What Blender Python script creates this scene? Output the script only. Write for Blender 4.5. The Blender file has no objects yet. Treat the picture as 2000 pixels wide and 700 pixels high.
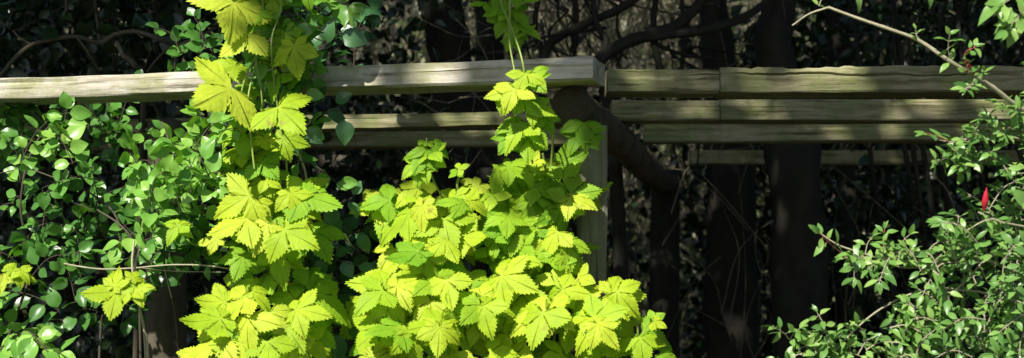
import bpy, math
import numpy as np
from mathutils import Vector

rng = np.random.default_rng(11)
R = math.radians
COL = bpy.context.scene.collection
F = 2747.0          # focal length in photo pixels
EYE = 1.6

def at(px, py, Y):
    """photo pixel + distance -> world point"""
    return np.array([(px - 1000.0) / F * Y, Y, EYE + (500.0 - py) / F * Y])

# ------------------------------------------------------------------ mesh buffer
class Buf:
    def __init__(s):
        s.v = []; s.f = []; s.uv = []; s.r = []; s.n = 0; s.mi = []
    def add(s, v, faces, uv=None, rnd=0.5, mi=0):
        """v (N,3), faces (M,4) or list of arrays (-1 padded tris), uv per vertex"""
        v = np.asarray(v, float); faces = np.asarray(faces, int)
        s.v.append(v)
        f = faces.copy(); f[f >= 0] += s.n
        s.f.append(f)
        s.uv.append(np.zeros((len(v), 2)) if uv is None else uv)
        s.r.append(np.full(len(v), rnd) if np.isscalar(rnd) else rnd)
        s.mi.append(np.full(len(f), mi))
        s.n += len(v)
    def build(s, name, mats, parent=None, smooth=True):
        if not s.v: return None
        v = np.concatenate(s.v); uv = np.concatenate(s.uv); r = np.concatenate(s.r); mi = np.concatenate(s.mi)
        f = np.concatenate(s.f)
        if not isinstance(mats, (list, tuple)): mats = [mats]
        if parent is not None:
            base = np.array(parent.location)
        else:
            base = np.array([0.0, 0, 0])
        me = bpy.data.meshes.new(name)
        tri = f[:, 3] < 0
        cnt = np.where(tri, 3, 4)
        flat = f.reshape(-1); flat = flat[flat >= 0]
        me.vertices.add(len(v)); me.vertices.foreach_set('co', (v - base).reshape(-1))
        me.loops.add(len(flat)); me.loops.foreach_set('vertex_index', flat)
        me.polygons.add(len(f))
        start = np.concatenate([[0], np.cumsum(cnt)[:-1]])
        me.polygons.foreach_set('loop_start', start); me.polygons.foreach_set('loop_total', cnt)
        me.polygons.foreach_set('material_index', mi)
        me.polygons.foreach_set('use_smooth', np.full(len(f), smooth))
        me.update(calc_edges=True)
        ul = me.uv_layers.new(name='UVMap'); ul.data.foreach_set('uv', uv[flat].reshape(-1))
        at_ = me.attributes.new('vary', 'FLOAT', 'POINT'); at_.data.foreach_set('value', r)
        for m in mats: me.materials.append(m)
        me.validate()
        o = bpy.data.objects.new(name, me); COL.objects.link(o)
        if parent is not None: o.parent = parent
        return o

def thing(name, label, cat, loc=(0, 0, 0), group=None):
    o = bpy.data.objects.new(name, None); COL.objects.link(o)
    o.location = loc; o.empty_display_size = 0.1
    o['label'] = label; o['category'] = cat
    if group: o['group'] = group
    return o
def tag(o, label, cat, group=None, kind=None):
    if label: o['label'] = label
    if cat: o['category'] = cat
    if group: o['group'] = group
    if kind: o['kind'] = kind
    return o

def smooth_path(pts, n=8):
    """Catmull-Rom resample"""
    P = np.asarray(pts, float)
    if len(P) < 3: 
        t = np.linspace(0, 1, n + 1)[:, None]; return P[0] * (1 - t) + P[-1] * t
    Q = np.vstack([2 * P[0] - P[1], P, 2 * P[-1] - P[-2]]); out = []
    for i in range(1, len(Q) - 2):
        p0, p1, p2, p3 = Q[i - 1], Q[i], Q[i + 1], Q[i + 2]
        for t in np.linspace(0, 1, n, endpoint=False):
            out.append(0.5 * ((2 * p1) + (-p0 + p2) * t + (2 * p0 - 5 * p1 + 4 * p2 - p3) * t * t + (-p0 + 3 * p1 - 3 * p2 + p3) * t ** 3))
    out.append(P[-1]); return np.array(out)

def tube(b, pts, r0, r1=None, sides=6, rough=0.0, mi=0, rnd=0.5):
    P = np.asarray(pts, float); n = len(P)
    if r1 is None: r1 = r0
    rad = np.linspace(r0, r1, n) if np.isscalar(r0) else np.asarray(r0)
    T = np.gradient(P, axis=0); T /= np.linalg.norm(T, axis=1)[:, None] + 1e-9
    ref = np.array([0, 0, 1.0]) if abs(T[0][2]) < 0.9 else np.array([1.0, 0, 0])
    V = []; N = ref
    for i in range(n):
        N = N - T[i] * N.dot(T[i]); N /= np.linalg.norm(N) + 1e-9
        B = np.cross(T[i], N)
        a = np.arange(sides) * 2 * np.pi / sides
        rr = rad[i] * (1 + rough * rng.standard_normal(sides))
        V.append(P[i] + (np.cos(a) * rr)[:, None] * N + (np.sin(a) * rr)[:, None] * B)
    V = np.concatenate(V)
    i = np.arange(n - 1)[:, None] * sides; j = np.arange(sides)[None, :]; j2 = (j + 1) % sides
    fc = np.stack([i + j, i + j2, i + j2 + sides, i + j + sides], -1).reshape(-1, 4)
    L = np.concatenate([[0], np.cumsum(np.linalg.norm(np.diff(P, axis=0), axis=1))])
    uv = np.stack([np.tile(np.arange(sides) / sides, n), np.repeat(L, sides)], 1)
    b.add(V, fc, uv, rnd, mi)
    # end caps
    if sides >= 4:
        for e, sgn in ((0, -1), (n - 1, 1)):
            ring = V[e * sides:(e + 1) * sides]
            vv = np.vstack([ring, P[e] + T[e] * sgn * rad[e] * 0.3])
            fcap = [[k, (k + 1) % sides, sides, -1] if sgn > 0 else [(k + 1) % sides, k, sides, -1] for k in range(sides)]
            b.add(vv, fcap, None, rnd, mi)

# ------------------------------------------------------------------ leaf templates
def lobed_leaf(lobes, rings=6, seed=0, teeth=8, tooth=0.042, fold=0.16, curl=0.25, pk=0.028, cup=0.0, tilt=None):
    """lobes: list of (axis angle deg, length, half width, sinus radius after it). Petiole joint at the origin, tip along +y."""
    rg = np.random.default_rng(seed)
    out = []
    ang0 = [l[0] for l in lobes]
    for k, (a, L, W, sin_r) in enumerate(lobes):
        a_prev = (ang0[k - 1] + a) / 2 if k > 0 else a - 42
        a_next = (ang0[k + 1] + a) / 2 if k < len(lobes) - 1 else a + 42
        sp = lobes[k - 1][3] if k > 0 else 0.10
        ax = np.array([math.sin(R(a)), math.cos(R(a))]); pr = np.array([ax[1], -ax[0]])
        tip = ax * L
        for side, aa, sr in ((-1, a_prev, sp), (1, a_next, sin_r)):
            s = np.array([math.sin(R(aa)), math.cos(R(aa))]) * sr
            c1 = s + ax * L * 0.30 + pr * side * W * 0.85
            c1 = ax * (0.50 * L) + pr * side * W * 1.05
            c2 = ax * (0.80 * L) + pr * side * W * 0.45
            t = np.linspace(0, 1, teeth * 3 + 1)[:, None]
            cur = (1 - t) ** 3 * s + 3 * (1 - t) ** 2 * t * c1 + 3 * (1 - t) * t * t * c2 + t ** 3 * tip
            if side == 1: cur = cur[::-1]; 
            # teeth
            d = np.gradient(cur, axis=0); d /= np.linalg.norm(d, axis=1)[:, None] + 1e-9
            nrm = np.stack([-d[:, 1], d[:, 0]], 1)
            # point the normal outward
            sg = np.sign((nrm * cur).sum(1)); sg[sg == 0] = 1; nrm *= sg[:, None]
            ph = np.arange(len(cur)) % 3
            if side == -1: amp = np.where(ph == 2, 1.0, np.where(ph == 1, 0.35, -0.25))
            else: amp = np.where(ph == 1, 1.0, np.where(ph == 2, 0.35, -0.25))
            fall = np.ones(len(cur)); ti = -1 if side == -1 else 0
            si = 0 if side == -1 else -1
            fall[ti] = 0; fall[si] = 0.2
            cur = cur + nrm * (amp * fall * tooth * (0.7 + 0.6 * rg.random(len(cur))))[:, None] + d * (amp * fall * tooth * 0.5)[:, None] * (1 if side == -1 else -1)
            out.append(cur)
    O = np.concatenate(out)
    O = np.vstack([[0.0, -0.015], O, [0.0, -0.015]])
    n = len(O)
    fr = np.linspace(0, 1, rings + 1)[1:]
    fr = fr ** 0.85
    XY = np.concatenate([O * f for f in fr]); 
    XY = np.vstack([XY, [[0, 0.0]]])
    x, y = XY[:, 0], XY[:, 1]
    r = np.hypot(x, y); th = np.degrees(np.arctan2(x, y))
    A = np.array(ang0)
    dd = np.abs(th[:, None] - A[None, :]); near = dd.argmin(1); dth = th - A[near]
    perp = r * np.sin(np.radians(np.abs(dth))); along = r * np.cos(np.radians(dth))
    sp_ = np.sqrt(perp ** 2 + .0016); z = .5 * fold * sp_ - fold * sp_ ** 2 * 1.3 * (sp_ < 9)
    z += pk * 0.5 * np.sin((along - 0.75 * perp) * 2 * np.pi / 0.17) * np.clip(perp * 6, 0, 1)
    z -= curl * r ** 2
    z += cup * r
    if tilt is not None: z += np.array(tilt)[near] * along ** 2 * np.clip(1 - (np.abs(dth) / 50) ** 2, 0, 1)
    z += 0.03 * np.sin(5 * x + seed) * r + 0.03 * np.cos(6 * y + 2 * seed) * r
    V = np.stack([x, y, z], 1)
    fc = []
    for k in range(rings - 1):
        i = np.arange(n - 1)
        fc.append(np.stack([k * n + i, (k + 1) * n + i, (k + 1) * n + i + 1, k * n + i + 1], 1))
    i = np.arange(n - 1); c = len(V) - 1
    fc.append(np.stack([np.full(n - 1, c), i, i + 1, np.full(n - 1, -1)], 1))
    uv = np.stack([perp + 0.0, along], 1)
    return V, np.concatenate(fc), uv

HOP = []
for s_ in range(14):
    g = np.random.default_rng(100 + s_)
    j = lambda a: 1 + a * (g.random() - .5)
    if s_ % 3 == 0:      # older five lobed leaf
        lob = [(-122 * j(.08), .50 * j(.2), .24, .34), (-64 * j(.1), .84 * j(.12), .34, .42 * j(.15)), (0, 1.0, .38, .42 * j(.15)),
               (64 * j(.1), .84 * j(.12), .34, .34), (122 * j(.08), .50 * j(.2), .24, .12)]
    else:                # younger three lobed leaf
        lob = [(-80 * j(.2), .82 * j(.15), .40 * j(.2), .30 * j(.3)), (0, 1.0, .42 * j(.15), .30 * j(.3)), (80 * j(.2), .82 * j(.15), .40 * j(.2), .1)]
    HOP.append(lobed_leaf(lob, seed=s_, curl=0.05 + 0.35 * g.random(), fold=.06 + .14 * g.random(), tilt=[(g.random() - .5) * .7 for _ in lob]))

def ovate(w=0.34, tip=1.0, seed=0, nx=2, ny=7, curl=.18, fold=.25, base=0.9, shape=1.15):
    """simple leaf: base at origin, tip at y=1"""
    t = np.linspace(0, 1, ny + 1)
    hw = w * np.sin(np.pi * t ** base) ** 0.8 * (1 - 0.25 * t) * shape
    hw[0] = 0.015; hw[-1] = 0.004
    xs = np.linspace(-1, 1, 2 * nx + 1)
    X = hw[:, None] * xs[None, :]; Yv = np.repeat(t[:, None], 2 * nx + 1, 1)
    Z = fold * np.abs(X) - curl * Yv ** 2 + 0.02 * np.sin(9 * Yv + seed) * np.sign(X)
    V = np.stack([X, Yv, Z], -1).reshape(-1, 3); m = 2 * nx + 1
    i = np.arange(ny)[:, None] * m; jj = np.arange(m - 1)[None, :]
    fc = np.stack([i + jj, i + jj + 1, i + jj + 1 + m, i + jj + m], -1).reshape(-1, 4)
    uv = np.stack([np.abs(X), Yv], -1).reshape(-1, 2)
    return V, fc, uv
OV = [ovate(.36, seed=k, curl=.1 + .08 * k, fold=.1 + .1 * (k % 3)) for k in range(4)]
LAN = [ovate(.23, seed=k, curl=.1 + .12 * k, fold=.15 + .1 * (k % 3), ny=5, nx=1) for k in range(4)]
FAR = [ovate(.34, seed=k, curl=.2 + .1 * k, fold=.3, ny=3, nx=1) for k in range(3)]
NEE = [ovate(.09, seed=k, curl=.2 + .3 * k, fold=.3, ny=3, nx=1) for k in range(3)]

def put(b, tmpl, p, t, n, size, rnd=None, sx=1.0, mi=0):
    V, fc, uv = tmpl
    t = np.asarray(t, float); t = t / np.linalg.norm(t)
    n = np.asarray(n, float); n = n - t * n.dot(t); n /= np.linalg.norm(n) + 1e-9
    x = np.cross(t, n)
    M = np.stack([x * sx, t, n]) * size
    b.add(V @ M + p, fc, uv, rng.random() if rnd is None else rnd, mi)

def put_many(b, tmpls, P, T, N, S, mi=0, rnd=None):
    """vectorised placing"""
    P = np.asarray(P); k = len(P)
    if k == 0: return
    T = T / np.linalg.norm(T, axis=1)[:, None]
    N = N - T * (N * T).sum(1)[:, None]; N /= np.linalg.norm(N, axis=1)[:, None] + 1e-9
    X = np.cross(T, N)
    which = rng.integers(0, len(tmpls), k)
    rr = rng.random(k) if rnd is None else rnd
    for w, (V, fc, uv) in enumerate(tmpls):
        idx = np.nonzero(which == w)[0]
        if not len(idx): continue
        M = np.stack([X[idx], T[idx], N[idx]], 1) * S[idx][:, None, None]      # k,3,3
        VV = np.einsum('vi,kij->kvj', V, M) + P[idx][:, None, :]
        nv = len(V)
        ff = np.tile(fc[None], (len(idx), 1, 1)); off = (np.arange(len(idx)) * nv)[:, None, None]
        ff = np.where(ff >= 0, ff + off, -1)
        b.add(VV.reshape(-1, 3), ff.reshape(-1, 4), np.tile(uv, (len(idx), 1)), np.repeat(rr[idx], nv), mi)

def randdir(k, bias=(0, 0, 0)):
    d = rng.standard_normal((k, 3)); d /= np.linalg.norm(d, axis=1)[:, None]
    return d + np.asarray(bias)

# ------------------------------------------------------------------ materials
def newmat(name):
    m = bpy.data.materials.new(name); m.use_nodes = True
    nt = m.node_tree; nt.nodes.clear()
    return m, nt, nt.nodes, nt.links
def ramp(nd, stops):
    r = nd.new('ShaderNodeValToRGB'); e = r.color_ramp.elements
    e[0].position, e[0].color = stops[0][0], (*stops[0][1], 1); e[1].position, e[1].color = stops[-1][0], (*stops[-1][1], 1)
    for p, c in stops[1:-1]:
        q = e.new(p); q.color = (*c, 1)
    return r
def leaf_mat(name, cols, trans=0.35, tcol=(1.1, 1.15, 0.6), rough=.45, vein=0.0, veinc=(.7, .75, .3), spec=.4, bump=.0, patch=None):
    m, nt, nd, ln = newmat(name)
    a = nd.new('ShaderNodeAttribute'); a.attribute_name = 'vary'
    n = len(cols); r = ramp(nd, [(i / (n - 1), c) for i, c in enumerate(cols)])
    ln.new(a.outputs['Fac'], r.inputs[0]); colr = r.outputs[0]
    tc = nd.new('ShaderNodeTexCoord')
    nz = nd.new('ShaderNodeTexNoise'); nz.inputs['Scale'].default_value = 38; nz.inputs['Detail'].default_value = 4
    ln.new(tc.outputs['Object'], nz.inputs['Vector'])
    mm = nd.new('ShaderNodeMix'); mm.data_type = 'RGBA'; mm.blend_type = 'MULTIPLY'
    rr = ramp(nd, [(.3, (.8, .84, .75)), (.7, (1.12, 1.1, 1.15))]); ln.new(nz.outputs['Fac'], rr.inputs[0])
    mm.inputs['Factor'].default_value = .8
    ln.new(colr, mm.inputs['A']); ln.new(rr.outputs[0], mm.inputs['B']); colr = mm.outputs['Result']
    if patch:
        np_ = nd.new('ShaderNodeTexNoise'); np_.inputs['Scale'].default_value = 31; np_.inputs['Detail'].default_value = 5; ln.new(tc.outputs['Object'], np_.inputs['Vector'])
        rp = ramp(nd, [(.66, (0, 0, 0)), (.74, (.7, .7, .7))]); ln.new(np_.outputs['Fac'], rp.inputs[0])
        mp_ = nd.new('ShaderNodeMix'); mp_.data_type = 'RGBA'; ln.new(rp.outputs[0], mp_.inputs['Factor']); ln.new(colr, mp_.inputs['A']); mp_.inputs['B'].default_value = (*patch, 1)
        colr = mp_.outputs['Result']
    hgt = None
    if vein:
        uv = nd.new('ShaderNodeUVMap'); sep = nd.new('ShaderNodeSeparateXYZ'); ln.new(uv.outputs[0], sep.inputs[0])
        # main vein along perp = 0 ; side veins: (along - .75 perp) periodic
        def mth(op, x, y=None, z=None, clamp=False):
            q = nd.new('ShaderNodeMath'); q.operation = op; q.use_clamp = clamp
            for i, s in enumerate((x, y, z)):
                if s is None: continue
                if isinstance(s, (int, float)): q.inputs[i].default_value = s
                else: ln.new(s, q.inputs[i])
            return q.outputs[0]
        main = mth('SUBTRACT', 1.0, mth('MULTIPLY', sep.outputs[0], 45.0), clamp=True)
        ph = mth('SUBTRACT', sep.outputs[1], mth('MULTIPLY', sep.outputs[0], .75))
        tri = mth('PINGPONG', ph, .085)
        side = mth('SUBTRACT', 1.0, mth('MULTIPLY', tri, 95.0), clamp=True)
        v = mth('MAXIMUM', main, mth('MULTIPLY', side, .6))
        mx = nd.new('ShaderNodeMix'); mx.data_type = 'RGBA'
        ln.new(mth('MULTIPLY', v, vein), mx.inputs['Factor']); ln.new(colr, mx.inputs['A']); mx.inputs['B'].default_value = (*veinc, 1)
        colr = mx.outputs['Result']; hgt = v
    p = nd.new('ShaderNodeBsdfPrincipled'); p.inputs['Roughness'].default_value = rough
    p.inputs['Specular IOR Level'].default_value = spec
    ln.new(colr, p.inputs['Base Color'])
    t = nd.new('ShaderNodeBsdfTranslucent')
    tm = nd.new('ShaderNodeMix'); tm.data_type = 'RGBA'; tm.blend_type = 'MULTIPLY'; tm.inputs['Factor'].default_value = 1
    tm.clamp_result = False
    ln.new(colr, tm.inputs['A']); tm.inputs['B'].default_value = (*tcol, 1); ln.new(tm.outputs['Result'], t.inputs['Color'])
    ms = nd.new('ShaderNodeMixShader'); ms.inputs[0].default_value = trans
    ln.new(p.outputs[0], ms.inputs[1]); ln.new(t.outputs[0], ms.inputs[2])
    if bump:
        bn = nd.new('ShaderNodeBump'); bn.inputs['Strength'].default_value = bump; bn.inputs['Distance'].default_value = .002
        nb = nd.new('ShaderNodeTexNoise'); nb.inputs['Scale'].default_value = 160; ln.new(tc.outputs['Object'], nb.inputs['Vector'])
        ln.new(nb.outputs['Fac'], bn.inputs['Height']); ln.new(bn.outputs[0], p.inputs['Normal'])
    o = nd.new('ShaderNodeOutputMaterial'); ln.new(ms.outputs[0], o.inputs[0])
    return m
def wood_mat(name, cols, streak=(3, 60, 60), algae=(.10, .13, .03), alg=.5, alo=.45, ahi=.65, rough=.85, bump=.6, crack=True):
    m, nt, nd, ln = newmat(name)
    tc = nd.new('ShaderNodeTexCoord')
    mp = nd.new('ShaderNodeMapping'); mp.inputs['Scale'].default_value = streak; ln.new(tc.outputs['UV'], mp.inputs['Vector'])
    dn = nd.new('ShaderNodeTexNoise'); dn.inputs['Scale'].default_value = 9; dn.inputs['Detail'].default_value = 3
    ln.new(tc.outputs['Object'], dn.inputs['Vector'])
    ad = nd.new('ShaderNodeMix'); ad.data_type = 'VECTOR'; ad.inputs['Factor'].default_value = 1.0
    va = nd.new('ShaderNodeVectorMath'); va.operation = 'MULTIPLY_ADD'; va.inputs[1].default_value = (1.4, 1.4, 1.4)
    ln.new(dn.outputs['Color'], va.inputs[0]); ln.new(mp.outputs[0], va.inputs[2])
    n1 = nd.new('ShaderNodeTexNoise'); n1.inputs['Scale'].default_value = 1.0; n1.inputs['Detail'].default_value = 6; n1.inputs['Roughness'].default_value = .65
    ln.new(va.outputs[0], n1.inputs['Vector'])
    k = len(cols); r = ramp(nd, [(.3 + .4 * i / (k - 1), c) for i, c in enumerate(cols)]); ln.new(n1.outputs['Fac'], r.inputs[0])
    n2 = nd.new('ShaderNodeTexNoise'); n2.inputs['Scale'].default_value = 11; n2.inputs['Detail'].default_value = 5; n2.inputs['Roughness'].default_value = .7
    ln.new(tc.outputs['Object'], n2.inputs['Vector'])
    r2 = ramp(nd, [(alo, (0, 0, 0)), (ahi, (1, 1, 1))]); ln.new(n2.outputs['Fac'], r2.inputs[0])
    ml = nd.new('ShaderNodeMath'); ml.operation = 'MULTIPLY'; ml.inputs[1].default_value = alg; ln.new(r2.outputs[0], ml.inputs[0])
    mx = nd.new('ShaderNodeMix'); mx.data_type = 'RGBA'; ln.new(ml.outputs[0], mx.inputs['Factor'])
    ln.new(r.outputs[0], mx.inputs['A']); mx.inputs['B'].default_value = (*algae, 1)
    # dark specks and short cracks
    mp3 = nd.new('ShaderNodeMapping'); mp3.inputs['Scale'].default_value = (5, 110, 110); ln.new(tc.outputs['UV'], mp3.inputs['Vector'])
    n3 = nd.new('ShaderNodeTexNoise'); n3.inputs['Scale'].default_value = 1; n3.inputs['Detail'].default_value = 4; ln.new(mp3.outputs[0], n3.inputs['Vector'])
    r3 = ramp(nd, [(.33, (.25, .22, .18)), (.41, (1, 1, 1))]); ln.new(n3.outputs['Fac'], r3.inputs[0])
    m3 = nd.new('ShaderNodeMix'); m3.data_type = 'RGBA'; m3.blend_type = 'MULTIPLY'; m3.inputs['Factor'].default_value = .8 if crack else .3
    ln.new(mx.outputs['Result'], m3.inputs['A']); ln.new(r3.outputs[0], m3.inputs['B'])
    p = nd.new('ShaderNodeBsdfPrincipled'); p.inputs['Roughness'].default_value = rough; p.inputs['Specular IOR Level'].default_value = .25
    ln.new(m3.outputs['Result'], p.inputs['Base Color'])
    bn = nd.new('ShaderNodeBump'); bn.inputs['Strength'].default_value = bump; bn.inputs['Distance'].default_value = .004
    ln.new(n1.outputs['Fac'], bn.inputs['Height']); ln.new(bn.outputs[0], p.inputs['Normal'])
    o = nd.new('ShaderNodeOutputMaterial'); ln.new(p.outputs[0], o.inputs[0])
    return m

M_hop = leaf_mat('golden_hop_leaf', [(.33, .50, .020), (.42, .57, .025), (.49, .62, .035), (.56, .66, .06)], trans=.36, tcol=(1.0, 1.1, .45), rough=.55, vein=.16, veinc=(.7, .78, .16), spec=.22, bump=.5, patch=(.30, .22, .06))
M_hopg = leaf_mat('greener_hop_leaf', [(.20, .41, .022), (.30, .50, .025), (.40, .57, .03)], trans=.38, tcol=(1.0, 1.2, .45), rough=.55, vein=.14, veinc=(.4, .6, .1), spec=.22, bump=.5)
M_hops = leaf_mat('hop_stem', [(.25, .36, .06), (.34, .42, .10)], trans=.1, rough=.5)
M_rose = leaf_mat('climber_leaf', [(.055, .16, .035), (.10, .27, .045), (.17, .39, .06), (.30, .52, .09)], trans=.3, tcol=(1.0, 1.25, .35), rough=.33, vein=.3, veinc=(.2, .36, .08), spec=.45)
M_clem = leaf_mat('bluish_climber_leaf', [(.05, .15, .05), (.08, .2, .07), (.12, .26, .09)], trans=.25, tcol=(.9, 1.1, .5), rough=.3, vein=.3, veinc=(.16, .30, .12), spec=.55)
M_fuch = leaf_mat('fuchsia_leaf', [(.08, .19, .045), (.13, .28, .06), (.19, .36, .08), (.28, .43, .11)], trans=.25, tcol=(1.0, 1.15, .5), rough=.36, spec=.42)
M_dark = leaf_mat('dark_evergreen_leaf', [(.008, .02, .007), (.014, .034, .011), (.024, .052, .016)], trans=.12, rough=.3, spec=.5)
M_wood_leaf = leaf_mat('woodland_leaf', [(.03, .045, .018), (.07, .095, .03), (.14, .17, .07), (.32, .34, .2)], trans=.25, rough=.4, spec=.5)
M_canopy = leaf_mat('canopy_leaf', [(.03, .07, .015), (.05, .1, .02)], trans=.12, rough=.5, spec=.3)
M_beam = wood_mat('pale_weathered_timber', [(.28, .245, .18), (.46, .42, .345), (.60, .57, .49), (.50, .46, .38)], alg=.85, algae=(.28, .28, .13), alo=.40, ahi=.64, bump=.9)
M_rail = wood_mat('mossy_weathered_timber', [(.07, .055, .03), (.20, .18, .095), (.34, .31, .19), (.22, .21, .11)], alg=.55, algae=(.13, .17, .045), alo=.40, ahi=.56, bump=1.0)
M_log = wood_mat('peeling_brown_log', [(.035, .028, .018), (.075, .06, .037), (.12, .10, .062), (.08, .075, .04)], alg=.5, algae=(.09, .10, .04), streak=(10, 9, 9))
M_end = wood_mat('rotted_end_grain', [(.03, .024, .015), (.10, .08, .05), (.055, .043, .028), (.13, .105, .07)], alg=.4, algae=(.06, .07, .03), streak=(420, 2.2, 1), bump=1.0)
M_post = wood_mat('green_stained_timber', [(.15, .14, .09), (.24, .23, .15), (.30, .29, .19)], alg=.7, algae=(.13, .17, .07))
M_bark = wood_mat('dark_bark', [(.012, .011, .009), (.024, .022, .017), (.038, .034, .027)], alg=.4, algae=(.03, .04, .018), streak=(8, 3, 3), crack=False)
M_bark2 = wood_mat('grey_brown_bark', [(.05, .043, .03), (.09, .075, .052), (.13, .11, .08)], alg=.3, algae=(.07, .08, .04), streak=(8, 6, 6), crack=False)
M_twig = wood_mat('pale_twig_bark', [(.26, .24, .15), (.42, .39, .26), (.55, .52, .38)], alg=.2, streak=(8, 6, 6), crack=False)
M_farTwig = wood_mat('thicket_twig', [(.16, .14, .09), (.30, .27, .18), (.48, .44, .32)], alg=.3, streak=(8, 6, 6), crack=False)
M_soil = wood_mat('leaf_litter', [(.012, .010, .007), (.022, .018, .012), (.035, .028, .018)], alg=.3, algae=(.02, .03, .01), streak=(4, 4, 4), crack=False)
def flat(name, c, rough=.4):
    m, nt, nd, ln = newmat(name); p = nd.new('ShaderNodeBsdfPrincipled'); n = nd.new('ShaderNodeTexNoise'); n.inputs['Scale'].default_value = 60
    r = ramp(nd, [(.3, tuple(x * .7 for x in c)), (.7, c)]); ln.new(n.outputs['Fac'], r.inputs[0]); ln.new(r.outputs[0], p.inputs['Base Color'])
    p.inputs['Roughness'].default_value = rough; o = nd.new('ShaderNodeOutputMaterial'); ln.new(p.outputs[0], o.inputs[0]); return m
M_red = flat('red_fuchsia_bud', (.55, .02, .05)); M_redstem = flat('red_young_stem', (.42, .10, .08))
M_iron = flat('rusty_iron', (.12, .06, .035), .7)

# ------------------------------------------------------------------ light, sky, camera
EL, AZ = 45.0, 30.0       # sun above the horizon; to the left of straight behind the camera
S = np.array([-math.cos(R(EL)) * math.sin(R(AZ)), -math.cos(R(EL)) * math.cos(R(AZ)), math.sin(R(EL))])
sc = bpy.context.scene
w = bpy.data.worlds.new('World'); sc.world = w; w.use_nodes = True
nt = w.node_tree; bg = nt.nodes['Background']; sky = nt.nodes.new('ShaderNodeTexSky'); sky.sky_type = 'NISHITA'
sky.sun_disc = False; sky.sun_elevation = R(EL); sky.sun_rotation = R(180 + AZ); sky.air_density = 1.0; sky.dust_density = 1.0
nt.links.new(sky.outputs[0], bg.inputs[0]); bg.inputs[1].default_value = 0.062
sl = bpy.data.lights.new('sun', 'SUN'); sl.energy = 4.8; sl.angle = R(.53); sl.color = (1.0, .95, .86)
so = bpy.data.objects.new('sun', sl); COL.objects.link(so); so.location = (-3, -4, 8)
so.rotation_euler = Vector((-S[0], -S[1], -S[2])).to_track_quat('-Z', 'Y').to_euler()
sc.view_settings.view_transform = 'Standard'; sc.view_settings.look = 'None'; sc.view_settings.exposure = 0.72; sc.view_settings.gamma = 1
cam = bpy.data.cameras.new('camera'); co = bpy.data.objects.new('camera', cam); COL.objects.link(co)
co.location = (0, 0, EYE); co.rotation_euler = (R(90), 0, 0)
cam.sensor_width = 36; cam.lens = 36 * F / 2000; cam.shift_y = 0.075; cam.clip_start = .05; cam.clip_end = 500
cam.dof.use_dof = True; cam.dof.focus_distance = 2.62; cam.dof.aperture_fstop = 6.0
sc.camera = co
sc.cycles.max_bounces = 8; sc.cycles.diffuse_bounces = 4; sc.cycles.transmission_bounces = 4; sc.cycles.glossy_bounces = 2

# ------------------------------------------------------------------ ground
def ground_z(x, y):
    z = np.zeros_like(x)
    z = np.where(y > 10, (np.clip(y, 10, 26) - 10) * 0.42, z)          # wooded bank behind
    return z + 0.04 * np.sin(1.3 * x + .7 * y) + .03 * np.sin(3.1 * x - 2.2 * y)
b = Buf()
gx = np.concatenate([[-220, -120, -60, -30], np.linspace(-18, 18, 60), [30, 60, 120, 220]])
gy = np.concatenate([[-220, -100, -40], np.linspace(-12, 30, 64), [60, 120, 260]])
X, Yg = np.meshgrid(gx, gy); Z = ground_z(X, Yg)
n1, n2 = X.shape; i = np.arange(n1 - 1)[:, None] * n2; j = np.arange(n2 - 1)[None, :]
fc = np.stack([i + j, i + j + 1, i + j + 1 + n2, i + j + n2], -1).reshape(-1, 4)
b.add(np.stack([X, Yg, Z], -1).reshape(-1, 3), fc, np.stack([X, Yg], -1).reshape(-1, 2))
tag(b.build('ground', M_soil), 'dark leaf littered garden ground rising to a bank', None, kind='structure')

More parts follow.
